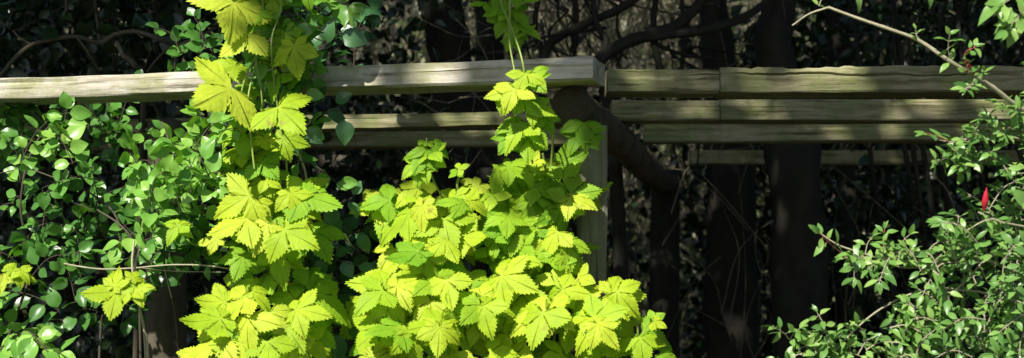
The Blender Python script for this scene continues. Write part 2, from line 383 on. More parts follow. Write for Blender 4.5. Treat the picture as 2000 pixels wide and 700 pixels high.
# ------------------------------------------------------------------ pergola timber
def plank(b, p0, p1, h, d, seed=0, wob=.0025, ragged=0.0, mi=0):
    """timber from p0 to p1 (middle of the FRONT BOTTOM edge), height h (up), depth d (away)"""
    rg = np.random.default_rng(seed)
    p0 = np.asarray(p0, float); p1 = np.asarray(p1, float); L = np.linalg.norm(p1 - p0); ax = (p1 - p0) / L
    back = np.array([-ax[1], ax[0], 0]); back /= np.linalg.norm(back)
    if back[1] < 0: back = -back
    up = np.cross(ax, back); up = up if up[2] > 0 else -up
    n = max(4, int(L / .012)); c = .0035
    # section points (back, up) ccw, chamfered, extra ones along the faces
    sec = [(c, 0), (d / 2, 0), (d - c, 0), (d, c), (d, h - c), (d - c, h), (d / 2, h), (c, h), (0, h - c), (0, h * .66 + .0018), (0, h * .66), (0, h * .66 - .0014), (0, h * .33), (0, c)]
    m = len(sec); V = []; uvs = []
    t = np.linspace(0, L, n + 1)
    lowf = lambda s, k: sum(a * np.sin(t * f + q) for a, f, q in zip(rg.random(3) * wob * np.array([.7, .5, .15]), (1.5 + rg.random() * 2, 6 + 3 * rg.random(), 37 + 9 * rg.random()), rg.random(3) * 6))
    per = np.concatenate([[0], np.cumsum([math.dist(sec[i], sec[(i + 1) % m]) for i in range(m - 1)])])
    offs = [(lowf(0, k), lowf(0, k)) for k in range(m)]
    rag = np.zeros(n + 1)
    if ragged:
        r0 = np.convolve(rg.random(n + 9), np.ones(9) / 9, 'same')[:n + 1]; rag = np.clip(r0 - .47, 0, 1) * ragged * 2.0 + np.clip(rg.random(n + 1) - .5, 0, 1) * ragged * .35
    P = p0 + ax * t[:, None]
    gm = np.clip(np.sin(t * 7 + seed) + .6 * np.sin(t * 17 + 2 * seed) + .3, 0, 1) * (.006 if ragged else 0)
    gl = .0016 * np.sin(t * 13 + seed) + .0012 * np.sin(t * 41) + .0007 * rg.standard_normal(n + 1) if ragged else 0
    for k, (sb, su) in enumerate(sec):
        if k == 10: sb = sb + gm
        if ragged and k in (9, 10, 11): su = su + gl
        ob, ou = offs[k]
        uu = su + ou - (rag if 5 <= k <= 8 else 0)
        V.append(P + back * (np.asarray(sb) + ob)[:, None] + up * np.asarray(uu)[:, None])
        uvs.append(np.stack([t, np.full(n + 1, per[k] + seed * 1.7)], 1))
    V = np.stack(V, 1).reshape(-1, 3); UV = np.stack(uvs, 1).reshape(-1, 2)
    i = np.arange(n)[:, None] * m; j = np.arange(m)[None, :]; j2 = (j + 1) % m
    fc = np.stack([i + j, i + m + j, i + m + j2, i + j2], -1).reshape(-1, 4)
    b.add(V, fc, UV, .5, mi)
    for e, fl in ((0, False), (n, True)):
        ring = V[e * m:(e + 1) * m]; cen = ring.mean(0)
        vv = np.vstack([ring, cen]); f_ = [[(k + 1) % m, k, m, -1] if fl else [k, (k + 1) % m, m, -1] for k in range(m)]
        uvc = np.vstack([np.stack([np.full(m, .0), np.arange(m) * .01], 1), [[.05, .05]]])
        b.add(vv, f_, uvc, .5, mi)
ZB = EYE + .32            # underside of the overhead rails
def rail(px0, Y0, px1, Y1, h, d, mat, label, seed, ragged=0., z=ZB, group=None, cat='wooden rail', name='pergola_rail', wob=.004, dz=0.):
    p0 = at(px0, 0, Y0); p1 = at(px1, 0, Y1); p0[2] = z; p1[2] = z + dz
    b = Buf(); plank(b, p0, p1, h, d, seed, wob, ragged)
    o = b.build(name, mat, smooth=False); tag(o, label, cat, group); return o
G1 = 'overhead rails of the pale bay'
G2 = 'overhead rails of the mossy bay'
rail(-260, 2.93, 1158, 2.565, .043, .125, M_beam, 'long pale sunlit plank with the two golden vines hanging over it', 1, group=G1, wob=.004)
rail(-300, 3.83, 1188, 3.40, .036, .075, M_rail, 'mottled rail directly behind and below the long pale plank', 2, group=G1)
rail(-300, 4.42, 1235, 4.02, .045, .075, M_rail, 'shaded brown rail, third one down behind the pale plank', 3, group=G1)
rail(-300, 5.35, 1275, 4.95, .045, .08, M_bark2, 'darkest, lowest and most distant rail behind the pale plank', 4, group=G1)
rail(1187, 2.747, 1405.4, 2.747, .047, .09, M_rail, 'short topmost mossy rail with a split along its upper edge, beside the post', 5, .010, group=G2, wob=.004)
rail(1407, 2.750, 2420, 2.735, .050, .09, M_rail, 'long topmost mossy rail with a ragged rotten upper edge', 6, .014, group=G2, wob=.004)
rail(1196, 3.32, 1405.6, 3.32, .048, .085, M_rail, 'short second rail with a sunlit yellowish end by the diagonal beam', 7, group=G2)
rail(1407, 3.325, 2420, 3.32, .050, .085, M_rail, 'long second rail below the ragged topmost one', 8, group=G2)
rail(1258, 3.96, 2420, 3.86, .056, .09, M_rail, 'third mossy rail down with two bright dappled spots near its end', 9, group=G2)
rail(1350, 4.9, 2300, 4.9, .048, .09, M_rail, 'faint lowest mossy rail, passing behind one dark trunk', 12, group=G2)

# cross beam, running away from the viewer on the posts
b = Buf(); c0 = at(1114, 0, 2.655); c1 = at(1306, 0, 5.75); c0[2] = 1.884; c1[2] = 1.886
P = smooth_path([c0, c0 * .7 + c1 * .3 + np.array([.008, 0, .004]), c0 * .35 + c1 * .65 + np.array([-.006, 0, -.003]), c1], 10)
tube(b, P, [.037 + .004 * math.sin(i * .9) * .3 + .0003 * i for i in range(len(P))], None, 18, .03)
T_ = (c1 - c0) / np.linalg.norm(c1 - c0); sx_ = np.cross(T_, [0, 0, 1.]); sx_ /= np.linalg.norm(sx_); cv = [c0 - T_ * .014]; cu = [[0, 0]]; cf = []; kk = 18
for q_, rr_ in ((1, .012), (2, .024), (3, .0345)):
    for a_ in range(kk):
        an = a_ * 2 * math.pi / kk; cv.append(c0 - T_ * (.014 + .0012 * rng.standard_normal() - (.010 if q_ == 3 else 0)) + (sx_ * math.cos(an) + np.array([0, 0, 1.]) * math.sin(an)) * rr_); cu.append([rr_, an])
for a_ in range(kk):
    a2 = (a_ + 1) % kk; cf.append([0, 1 + a_, 1 + a2, -1]); cf.append([1 + a_, 1 + kk + a_, 1 + kk + a2, 1 + a2]); cf.append([1 + kk + a_, 1 + 2 * kk + a_, 1 + 2 * kk + a2, 1 + kk + a2])
b.add(cv, cf, np.array(cu, float), .5, 1)
o = b.build('cross_beam', [M_log, M_end])
tag(o, 'dark thick cross beam receding from the front post under the rails', 'wooden beam')
def post(px, Y, w_, ztop, mat, label, seed, name='pergola_post', group=None, rnd=False, lean=0):
    b = Buf(); x = (px - 1000) / F * Y
    if rnd:
        pts = smooth_path([[x - .01, Y, -.3], [x + .008, Y, .6], [x - .004 + lean / 2, Y, 1.3], [x + lean, Y, ztop]], 6)
        tube(b, pts, w_ / 2 * 1.08, w_ / 2 * .95, 14, .025)
    else:
        # square post, built as a plank on end
        rg = np.random.default_rng(seed); n = 50; zz = np.linspace(-.3, ztop, n + 1); c = .005; hw = w_ / 2
        sec = [(-hw + c, -hw), (0, -hw), (hw - c, -hw), (hw, -hw + c), (hw, 0), (hw, hw - c), (hw - c, hw), (0, hw), (-hw + c, hw), (-hw, hw - c), (-hw, 0), (-hw, -hw + c)]
        V = np.array([[[x + a + .0015 * rg.standard_normal() * .6 + .002 * math.sin(z * 5 + k), Y + q + .001 * math.sin(z * 9 + k), z] for k, (a, q) in enumerate(sec)] for z in zz]).reshape(-1, 3)
        m = 12; i = np.arange(n)[:, None] * m; j = np.arange(m)[None, :]; j2 = (j + 1) % m
        fc = np.stack([i + j, i + j2, i + m + j2, i + m + j], -1).reshape(-1, 4)
        uv = np.stack([np.repeat(zz, m), np.tile(np.arange(m) * w_ / 3, n + 1)], 1); b.add(V, fc, uv)
        top = V[-m:]; b.add(np.vstack([top, top.mean(0)]), [[k, (k + 1) % m, m, -1] for k in range(m)])
    o = b.build(name, mat, smooth=rnd); tag(o, label, 'post', group); return o
post(1157, 2.72, .056, ZB - .07, M_post, 'square green stained post standing just right of the leafy golden mound'.replace('just right of', 'beside'), 31)
post(1300, 5.45, .118, ZB - .075, M_bark, 'thick dark round post under the far end of the cross beam', 32, rnd=True)
post(328, 3.35, .10, ZB - .004, M_bark2, 'dark brown round post low down between the two stretches of green climber', 33, rnd=True)
post(-210, 2.98, .07, ZB - .003, M_post, 'square post under the outer end of the long pale plank', 34)
post(2360, 2.80, .07, ZB - .003, M_post, 'square post under the outer end of the mossy rails', 35)

# ------------------------------------------------------------------ golden hop
def frame_vec(ang, tiltn=(0, -.75, .6)):
    """tip direction in the picture: 0 = down, +90 = to the side of +x"""
    a = R(ang); t = np.array([math.sin(a), 0, -math.cos(a)])
    n = np.array(tiltn, float)
    return t, n
def hop_leaf(b, px, py, ang, size, Y, roll=0., mi=0, rnd=None, sx=1.0, pet=None, jit=.34, tmpl=None, back=0.):
    p = at(px, py, Y); t, n = frame_vec(ang)
    sx = sx * rng.uniform(.85, 1.1)
    n = n + np.array([roll, 0, 0]) + rng.standard_normal(3) * jit * np.array([1, .4, .7])
    n /= np.linalg.norm(n); t = t - n * t.dot(n); t /= np.linalg.norm(t)
    sz = size / F * Y
    tm = HOP[rng.integers(len(HOP))] if tmpl is None else HOP[tmpl]
    put(b, tm, p, t, n, sz, rnd, sx, mi)
    # petiole runs back into the plant
    q = p - n * sz * (.35 + .3 * rng.random()) - t * sz * .25 + np.array([0, .03, .01 * rng.standard_normal()])
    mid = (p + q) / 2 + np.array([0, 0, -.006])
    tube(b, smooth_path([p, mid, q], 3), .0011 + .00015, .0014, 4, mi=2)
def in_poly(x, y, P):
    c = False; j = len(P) - 1
    for i in range(len(P)):
        if ((P[i][1] > y) != (P[j][1] > y)) and (x < (P[j][0] - P[i][0]) * (y - P[i][1]) / (P[j][1] - P[i][1]) + P[i][0]): c = not c
        j = i
    return c
def fill_points(P, n, mind, seedpts=()):
    P = list(P); xs = [p[0] for p in P]; ys = [p[1] for p in P]; out = list(seedpts); tries = 0; new = []
    while len(new) < n and tries < n * 60:
        tries += 1
        x = rng.uniform(min(xs), max(xs)); y = rng.uniform(min(ys), max(ys))
        if not in_poly(x, y, P): continue
        if all((x - a) ** 2 + (y - c) ** 2 > mind * mind for a, c in out): out.append((x, y)); new.append((x, y))
    return new
HM = [M_hop, M_hopg, M_hops]

# --- strand over the plank
hopA = thing('golden_hop_vine', 'golden yellow hop vine trailing down over the pale plank in tiers of toothed leaves', 'climbing plant', tuple(at(525, 500, 2.6) * [1, 1, 0]))
b = Buf()
stems = [[(505, -60, 2.62), (515, 40, 2.56), (500, 110, 2.52), (512, 200, 2.53), (500, 300, 2.58), (520, 400, 2.6), (515, 520, 2.6), (520, 640, 2.6), (540, 900, 2.62), (560, 1500, 2.7), (560, 2150, 2.72)],
         [(560, -70, 2.6), (548, 20, 2.56), (530, 90, 2.54), (545, 230, 2.55), (560, 330, 2.57), (548, 460, 2.6), (560, 600, 2.6), (575, 1200, 2.68), (570, 2150, 2.72)],
         [(470, 260, 2.5), (468, 205, 2.5), (480, 150, 2.5), (500, 110, 2.52)],
         [(497, 330, 2.5), (487, 240, 2.5), (485, 190, 2.5), (500, 120, 2.52)]]
for s_ in stems: tube(b, smooth_path([at(*q) for q in s_], 8), .0018, .0017, 6, .05)
b.build('stem', M_hops, hopA)
TOP = [(456, 6, -18, 98, 2.50, 1.0, 0, 1), (484, 66, -28, 80, 2.50, .2, 0, 2), (458, 130, -35, 60, 2.53, .5, 0, 3), (574, 90, 10, 66, 2.50, -.1, 0, 0),
       (452, 172, -46, 104, 2.48, .35, 0, 2), (543, 210, 36, 84, 2.47, 0, 0, 4), (500, 20, -10, 40, 2.53, .3, 1, None)]
MID = [(478, 262, -80, 62, 2.53, .2, 1, None), (515, 272, 10, 36, 2.54, 0, 0, None), (512, 318, 35, 52, 2.53, 0, 1, None), (520, 352, 60, 34, 2.51, .2, 0, None),
       (487, 384, -62, 76, 2.48, 0, 0, None), (588, 378, 140, 62, 2.52, 0, 1, 5), (590, 382, 66, 84, 2.50, 0, 1, None), (566, 378, 20, 50, 2.49, 0, 0, None),
       (482, 428, -52, 82, 2.47, 0, 0, None), (522, 438, -18, 66, 2.47, 0, 0, None), (556, 450, 55, 80, 2.46, 0, 0, None), (548, 462, 5, 48, 2.46, 0, 0, None),
       (612, 452, 25, 72, 2.56, 0, 1, None), (545, 492, 12, 72, 2.52, 0, 1, None), (476, 500, -15, 56, 2.55, 0, 1, None), (425, 468, -85, 42, 2.53, 0, 0, None), (505, 395, 30, 40, 2.49, 0, 0, None)]
LOW = [(615, 572, 58, 92, 2.53, 0, 1, None), (575, 585, -110, 60, 2.54, 0, 1, None), (600, 560, 130, 62, 2.55, 0, 1, 5), (480, 582, -38, 66, 2.46, 0, 0, None), (492, 570, 40, 52, 2.47, 0, 0, None), (440, 590, -80, 58, 2.48, 0, 0, None),
       (432, 622, -62, 78, 2.45, 0, 0, None), (486, 622, 8, 78, 2.44, 0, 0, None), (528, 612, 30, 58, 2.45, 0, 0, None), (578, 606, 74, 70, 2.46, 0, 0, None), (560, 640, 32, 64, 2.45, 0, 0, None),
       (425, 660, -35, 82, 2.44, 0, 0, None), (470, 672, -5, 70, 2.43, 0, 0, None), (522, 668, 12, 78, 2.43, 0, 0, None), (565, 680, 35, 66, 2.44, 0, 0, None), (610, 640, 45, 60, 2.52, 0, 1, None),
       (595, 665, 40, 60, 2.5, 0, 0, None), (400, 700, -40, 66, 2.46, 0, 0, None), (455, 720, 0, 80, 2.44, 0, 0, None), (520, 725, 10, 80, 2.44, 0, 0, None), (580, 725, 30, 70, 2.46, 0, 0, None), (640, 610, 60, 40, 2.56, 0, 1, None)]
b = Buf()
for box, n_, gg in (([(445, 225), (560, 225), (560, 390), (440, 390)], 15, .6), ([(460, 480), (580, 480), (610, 560), (450, 560)], 9, .8), ([(440, -60), (600, -60), (600, 70), (450, 70)], 8, .7), ([(470, 60), (570, 60), (560, 200), (480, 200)], 6, .8)):
    for (x, y) in fill_points(box, n_, 20):
        hop_leaf(b, x, y, rng.normal((x - 515) * .7, 35), rng.uniform(40, 62), 2.55 + .04 * rng.random(), 0, int(rng.random() < gg))
    b.build('leaf_spray', HM, hopA); b = Buf()
for lst in (TOP, MID, LOW):
    b = Buf()
    for (px, py, a, s_, Y, roll, mi, tm) in lst: hop_leaf(b, px, py, a, s_, Y, roll, mi, tmpl=tm, jit=.16)
    if lst is not TOP:   # leaves deeper in the tier
        box = [(450, 380), (590, 380), (580, 510), (460, 510)] if lst is MID else [(410, 610), (610, 610), (620, 820), (400, 820)]
        for (x, y) in fill_points(box, 16 if lst is MID else 30, 26):
            hop_leaf(b, x, y, rng.normal((x - 520) * .5, 25), rng.uniform(45, 70), 2.56 + .05 * rng.random() if y < 730 else rng.uniform(2.45, 2.6), 0, int(rng.random() < .6))
    b.build('leaf_spray', HM, hopA)

# --- mound
hopB = thing('golden_hop_vine', 'broad mound of lime golden hop leaves spilling in front of the square post', 'climbing plant', tuple(at(1000, 500, 2.7) * [1, 1, 0]))
b = Buf()
for s_ in [[(1005, 330, 2.62), (1010, 420, 2.66), (960, 560, 2.66), (940, 800, 2.68), (960, 1400, 2.72), (970, 2180, 2.74)],
           [(1060, 300, 2.64), (1080, 420, 2.68), (1085, 600, 2.68), (1060, 1100, 2.7), (1020, 2180, 2.74)],
           [(880, 380, 2.6), (870, 500, 2.64), (880, 700, 2.66), (930, 1300, 2.7), (950, 2180, 2.74)],
           [(1076, 330, 2.66), (1080, 250, 2.65), (1070, 190, 2.62)], [(1190, 560, 2.55), (1230, 600, 2.5), (1245, 680, 2.52), (1200, 900, 2.6)],
           [(905, 330, 2.6), (893, 360, 2.58), (900, 400, 2.6)]]:
    tube(b, smooth_path([at(*q) for q in s_], 8), .0024, .0022, 6, .05)
b.build('stem', M_hops, hopB)
main = [(762, 392, -82, 60, 2.60, 1), (800, 418, -68, 88, 2.56, 0), (826, 402, 0, 62, 2.53, 0), (815, 395, 160, 45, 2.56, 0), (905, 398, -75, 56, 2.54, 0), (912, 392, 70, 52, 2.55, 0), (890, 385, 140, 36, 2.56, 0),
        (868, 428, 15, 78, 2.53, 0), (900, 462, 68, 66, 2.53, 0), (870, 470, 20, 56, 2.51, 0), (816, 492, -48, 72, 2.50, 0), (822, 485, 150, 50, 2.52, 0), (830, 500, 20, 56, 2.50, 0), (850, 480, 95, 48, 2.51, 0),
        (752, 562, -105, 78, 2.50, 0), (745, 545, 165, 62, 2.54, 0), (748, 568, -40, 72, 2.47, 0), (775, 560, 85, 70, 2.48, 0), (760, 580, 15, 70, 2.48, 0),
        (850, 545, 30, 66, 2.49, 1), (872, 548, 18, 70, 2.47, 0), (840, 590, -30, 60, 2.48, 1), (858, 632, -60, 72, 2.45, 0), (862, 628, 40, 66, 2.44, 0), (858, 640, -5, 62, 2.43, 0), (880, 600, 90, 52, 2.45, 1),
        (948, 592, 70, 66, 2.47, 0), (945, 598, 20, 66, 2.45, 0), (938, 596, -40, 62, 2.46, 1), (940, 580, 170, 52, 2.49, 0), (780, 640, -50, 74, 2.45, 0), (800, 650, 15, 70, 2.44, 0), (740, 640, -25, 70, 2.46, 0),
        (1100, 568, -25, 50, 2.50, 0), (1098, 566, 80, 58, 2.48, 0), (1085, 556, 165, 52, 2.52, 0), (1065, 606, -62, 84, 2.45, 0), (1060, 612, -8, 78, 2.44, 0), (1072, 604, 45, 62, 2.45, 0),
        (1165, 632, -38, 66, 2.43, 0), (1166, 634, 36, 64, 2.42, 0), (1160, 622, 100, 72, 2.44, 0), (1162, 615, 170, 58, 2.46, 0), (1150, 622, -105, 52, 2.45, 0),
        (1195, 575, 95, 70, 2.50, 0), (1205, 570, 40, 60, 2.49, 0), (1200, 590, 10, 52, 2.50, 1), (1255, 650, 65, 60, 2.47, 1), (1250, 660, 5, 60, 2.46, 1), (1275, 625, 120, 28, 2.46, 0), (1278, 628, 60, 28, 2.45, 0), (1290, 690, 60, 56, 2.47, 0),
        (1115, 380, 95, 62, 2.58, 1), (1100, 350, 140, 50, 2.60, 1), (1115, 385, 45, 60, 2.57, 1), (1112, 390, -30, 58, 2.57, 1), (1012, 440, -10, 66, 2.56, 1), (1000, 425, 70, 60, 2.57, 1), (990, 440, -60, 60, 2.56, 1),
        (1100, 470, 10, 64, 2.56, 1), (1105, 500, 70, 70, 2.54, 1), (1060, 470, -20, 60, 2.56, 1), (980, 540, 60, 80, 2.50, 0), (1010, 510, 10, 66, 2.52, 1), (1095, 410, 20, 56, 2.57, 1)]
b = Buf(); seeds = []
for (px, py, a, s_, Y, mi) in main:
    hop_leaf(b, px, py, a, s_ * .98, Y, 0, mi if rng.random() < .8 else 1 - mi, jit=.3); seeds.append((px, py))
b.build('leaf_spray', HM, hopB)
OUT = [(735, 385), (790, 368), (860, 355), (900, 348), (950, 330), (985, 305), (1060, 305), (1110, 325), (1140, 350), (1130, 400), (1100, 430), (1115, 470), (1125, 515), (1150, 545), (1190, 560), (1230, 555), (1235, 600),
       (1270, 630), (1290, 700), (1310, 800), (1330, 1000), (1280, 1250), (760, 1250), (700, 1000), (710, 800), (730, 700), (705, 600), (700, 540), (745, 500), (790, 470), (830, 455), (790, 435), (745, 425)]
def mound(poly, n, md, dy, s0, s1, gp, name='leaf_spray'):
    b = Buf()
    for (x, y) in fill_points(poly, n, md):
        e = abs(x - 990) / 300
        Yb = 2.60 - .0004 * max(0, y - 350) + .06 * min(e, 1.3) ** 2
        Yb = max(Yb, 2.44) + dy
        g = .85 if (x > 940 and y < 540) else gp
        hop_leaf(b, x, y, rng.normal((x - 985) * .16, 62), rng.uniform(s0, s1), Yb + rng.uniform(-.02, .02), 0, int(rng.random() < g))
    return b.build(name, HM, hopB)
mound([p for p in OUT], 230, 23, .02, 40, 64, .25)
mound([p for p in OUT], 150, 28, .08, 52, 76, .5)
mound([(960, 300), (1130, 320), (1130, 500), (960, 500)], 18, 26, .0, 40, 62, .9)
b = Buf()   # small ragged sprig above the mound
for (x, y, a, s_) in [(835, 290, -60, 40), (838, 295, 30, 44), (828, 300, -20, 46), (850, 285, 70, 34), (830, 280, 150, 26), (845, 310, 50, 34), (815, 320, -40, 40), (830, 325, 10, 36), (895, 330, 110, 24), (893, 335, -20, 26), (815, 335, 0, 34)]:
    hop_leaf(b, x, y, a, s_, 2.56, 0, 1, jit=.3)
tube(b, smooth_path([at(833, 270, 2.56), at(838, 330, 2.57), at(870, 400, 2.6)], 5), .0015, .0018, 5, mi=2)
b.build('leaf_spray', HM, hopB)

# --- strand dropping from above in the middle
hopC = thing('golden_hop_vine', 'thin shaded green hop strand dropping from above across the pale plank to the mound', 'climbing plant', tuple(at(1000, 130, 2.5) * [1, 1, 0]))
b = Buf()
for s_ in [[(960, -90, 2.6), (978, 0, 2.56), (1005, 70, 2.5), (1022, 128, 2.47), (1030, 200, 2.5), (1040, 320, 2.58)], [(990, -80, 2.6), (996, 20, 2.54), (995, 80, 2.5), (1005, 140, 2.48)]]:
    tube(b, smooth_path([at(*q) for q in s_], 8), .0020, .0017, 6)
b.build('stem', M_hops, hopC)
b = Buf()
for (x, y, a, s_, Y, mi) in [(1032, 150, 110, 46, 2.46, 1), (1028, 145, -20, 48, 2.46, 0), (1035, 150, 40, 48, 2.46, 1), (998, 178, -75, 52, 2.46, 0), (1005, 175, -20, 50, 2.45, 0), (985, 185, -5, 40, 2.47, 1),
                             (1020, 190, 35, 54, 2.47, 1), (1040, 205, 60, 50, 2.48, 1), (1022, 245, -25, 64, 2.48, 1), (1030, 240, 30, 66, 2.48, 1), (1010, 240, -70, 44, 2.5, 1), (1060, 230, 30, 40, 2.52, 1), (1030, 270, 0, 56, 2.49, 1), (1000, 270, -30, 44, 2.5, 1)]:
    hop_leaf(b, x, y, a, s_, Y, 0, mi, jit=.15)
b.build('leaf_spray', HM, hopC)
b = Buf()
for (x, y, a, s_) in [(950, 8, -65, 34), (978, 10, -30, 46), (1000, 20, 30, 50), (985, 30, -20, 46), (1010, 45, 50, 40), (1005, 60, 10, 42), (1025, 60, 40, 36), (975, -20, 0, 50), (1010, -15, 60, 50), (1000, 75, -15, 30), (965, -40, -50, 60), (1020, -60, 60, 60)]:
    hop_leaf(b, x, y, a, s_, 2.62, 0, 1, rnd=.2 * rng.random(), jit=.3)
b.build('leaf_spray', HM, hopC)
hopD = thing('golden_hop_vine', 'small dim hop sprig hanging on the face of the square post', 'climbing plant', tuple(at(1140, 260, 2.62) * [1, 1, 0]))
b = Buf()
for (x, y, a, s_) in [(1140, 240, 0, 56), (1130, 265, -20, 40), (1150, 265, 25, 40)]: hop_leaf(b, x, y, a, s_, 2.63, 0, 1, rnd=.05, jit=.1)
b.build('leaf_spray', HM, hopD)
b = Buf(); tube(b, smooth_path([at(1140, 240, 2.64), at(1130, 310, 2.66), at(1100, 400, 2.67), at(1080, 520, 2.68)], 6), .0016, .0018, 5); b.build('stem', M_hops, hopD)
# --- lone shoot at the left
hopE = thing('golden_hop_vine', 'slender hop shoot with one yellow leaf pair at the end of the thin horizontal twig', 'climbing plant', tuple(at(270, 600, 2.5) * [1, 1, 0]))
b = Buf()
for s_ in [[(262, 470, 2.52), (258, 520, 2.5), (268, 580, 2.5), (280, 640, 2.5), (290, 720, 2.52), (300, 1200, 2.6), (300, 2250, 2.65)], [(272, 480, 2.53), (262, 545, 2.5), (275, 610, 2.49), (284, 700, 2.52), (290, 1100, 2.6), (310, 2250, 2.65)]]:
    tube(b, smooth_path([at(*q) for q in s_], 7), .0020, .0022, 6, .05)
b.build('stem', M_twig, hopE)
b = Buf()
for (x, y, a, s_) in [(350, 440, -20, 44), (345, 440, 50, 40)]: hop_leaf(b, x, y, a, s_, 2.47, 0, 1, jit=.12)
b.build('leaf_spray', HM, hopE)
b = Buf()
for (x, y, a, s_, mi) in [(228, 572, -75, 66, 0), (222, 560, 175, 40, 0), (265, 562, 20, 42, 0), (262, 560, 100, 40, 0), (258, 560, -30, 46, 0), (258, 545, 160, 26, 0)]:
    hop_leaf(b, x, y, a, s_, 2.47, 0, mi, jit=.12, tmpl=2 if s_ > 60 else None)
b.build('leaf_spray', HM, hopE)
b = Buf()
hopF = thing('golden_hop_vine', 'small hop leaves poking in at the edge, level with the thin horizontal twig', 'climbing plant', tuple(at(20, 540, 2.5) * [1, 1, 0]))
for (x, y, a, s_) in [(10, 535, 70, 40), (35, 535, 80, 36), (40, 530, 30, 30), (0, 545, 20, 36), (-30, 530, -30, 50), (-40, 560, 30, 50), (15, 528, 150, 24)]: hop_leaf(b, x, y, a, s_, 2.45, 0, 0, jit=.2)
b.build('leaf_spray', HM, hopF)
b = Buf(); tube(b, smooth_path([at(40, 532, 2.46), at(-10, 545, 2.47), at(-60, 620, 2.5), at(-70, 2250, 2.6)], 7), .0016, .0020, 5); b.build('stem', M_hops, hopF)

# ------------------------------------------------------------------ leafy stems generator
def leafy(bl, bs, pts, tm, size, gap, r=.0018, mi=0, opp=True, face=(0, -.6, .7), jit=.45, droop=.25, skip=0, term=True, rnd0=0., rnd1=1., smi=0, spread=1.0):
    P = smooth_path(pts, 8); tube(bs, P, r, r * .55, 5, mi=smi)
    L = np.concatenate([[0], np.cumsum(np.linalg.norm(np.diff(P, axis=0), axis=1))]); d = skip
    side = 1; Ps = []; Ts = []; Ns = []; Ss = []
    while d < L[-1]:
        k = min(np.searchsorted(L, d), len(P) - 1); k0 = max(0, k - 1)
        ax = P[k] - P[k0] if k != k0 else P[1] - P[0]; ax = ax / (np.linalg.norm(ax) + 1e-9)
        n = np.array(face) + rng.standard_normal(3) * jit; n /= np.linalg.norm(n)
        sd = np.cross(ax, n); sd /= np.linalg.norm(sd) + 1e-9
        for s_ in ((1, -1) if opp else (side,)):
            if rng.random() < .1: continue
            t = sd * s_ * spread + ax * rng.uniform(.25, .8) + np.array([0, 0, -droop]) + rng.standard_normal(3) * .25
            t /= np.linalg.norm(t); base = P[k] + t * size * .18
            tube(bs, np.array([P[k], base]), .0007, .0007, 3, mi=smi)
            Ps.append(base); Ts.append(t); Ns.append(n + rng.standard_normal(3) * .3); Ss.append(size * rng.uniform(.65, 1.12))
        side = -side; d += gap * rng.uniform(.7, 1.3)
    if term:
        ax = P[-1] - P[-2]; ax /= np.linalg.norm(ax)
        for q in range(2 if opp else 1):
            t = ax + rng.standard_normal(3) * .3; Ps.append(P[-1]); Ts.append(t); Ns.append(np.array(face) + rng.standard_normal(3) * .3); Ss.append(size * rng.uniform(.6, .9))
    if Ps: put_many(bl, tm, np.array(Ps), np.array(Ts), np.array(Ns), np.array(Ss), mi, rnd0 + (rnd1 - rnd0) * rng.random(len(Ps)))

def bushfill(bl, bs, poly, n, tm, size, gap, length, Y0, Y1, updir=(0, 0), md=18, **kw):
    for (x, y) in fill_points(poly, n, md):
        Y = rng.uniform(Y0, Y1); a = rng.normal(0, 1.1) + updir[0]
        d = np.array([math.sin(a), rng.uniform(-.5, .3), math.cos(a) + updir[1]]); d /= np.linalg.norm(d)
        p = at(x, y, Y); p1 = p + d * length * .5 + np.array([0, 0, .1 * length]); p2 = p + d * length + rng.standard_normal(3) * length * .12 - np.array([0, 0, .12 * length])
        leafy(bl, bs, [p, p1, p2], tm, size * rng.uniform(.8, 1.2), gap, r=.0012, **kw)

# --- green climber at the left, two stretches
cl = thing('leafy_climber', 'glossy green round leaved climber filling the area below the sunlit end of the pale plank', 'climbing plant', tuple(at(150, 500, 2.8) * [1, 1, 0]))
bs = Buf(); bl = Buf()
for s_ in [[(-80, 2250, 2.9), (-60, 900, 2.85), (20, 650, 2.8), (60, 520, 2.8), (40, 400, 2.78), (70, 280, 2.8), (150, 200, 2.9)], [(150, 2250, 2.9), (190, 800, 2.85), (210, 600, 2.8), (235, 450, 2.75), (180, 380, 2.78), (60, 330, 2.8)],
           [(300, 2250, 2.9), (275, 700, 2.8), (270, 560, 2.7), (262, 480, 2.65), (235, 440, 2.66), (190, 410, 2.7)]]:
    tube(bs, smooth_path([at(*q) for q in s_], 8), .0035, .0016, 6, .05)
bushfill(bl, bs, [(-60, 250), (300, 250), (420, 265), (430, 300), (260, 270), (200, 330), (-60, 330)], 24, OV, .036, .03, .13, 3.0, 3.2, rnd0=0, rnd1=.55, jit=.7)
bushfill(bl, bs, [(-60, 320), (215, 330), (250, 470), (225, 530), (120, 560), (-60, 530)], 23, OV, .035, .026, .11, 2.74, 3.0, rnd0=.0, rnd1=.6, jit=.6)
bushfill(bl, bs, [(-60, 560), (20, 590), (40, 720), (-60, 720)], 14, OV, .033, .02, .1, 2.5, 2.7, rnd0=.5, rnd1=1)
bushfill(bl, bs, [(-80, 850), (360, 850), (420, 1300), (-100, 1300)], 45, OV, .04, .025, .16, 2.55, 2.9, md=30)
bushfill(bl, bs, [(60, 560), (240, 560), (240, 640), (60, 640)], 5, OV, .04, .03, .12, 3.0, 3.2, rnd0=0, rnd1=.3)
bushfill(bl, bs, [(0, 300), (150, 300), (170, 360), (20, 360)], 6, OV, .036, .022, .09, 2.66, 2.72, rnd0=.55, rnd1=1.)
bl.build('foliage', M_rose, cl); bs.build('stem', M_bark2, cl)

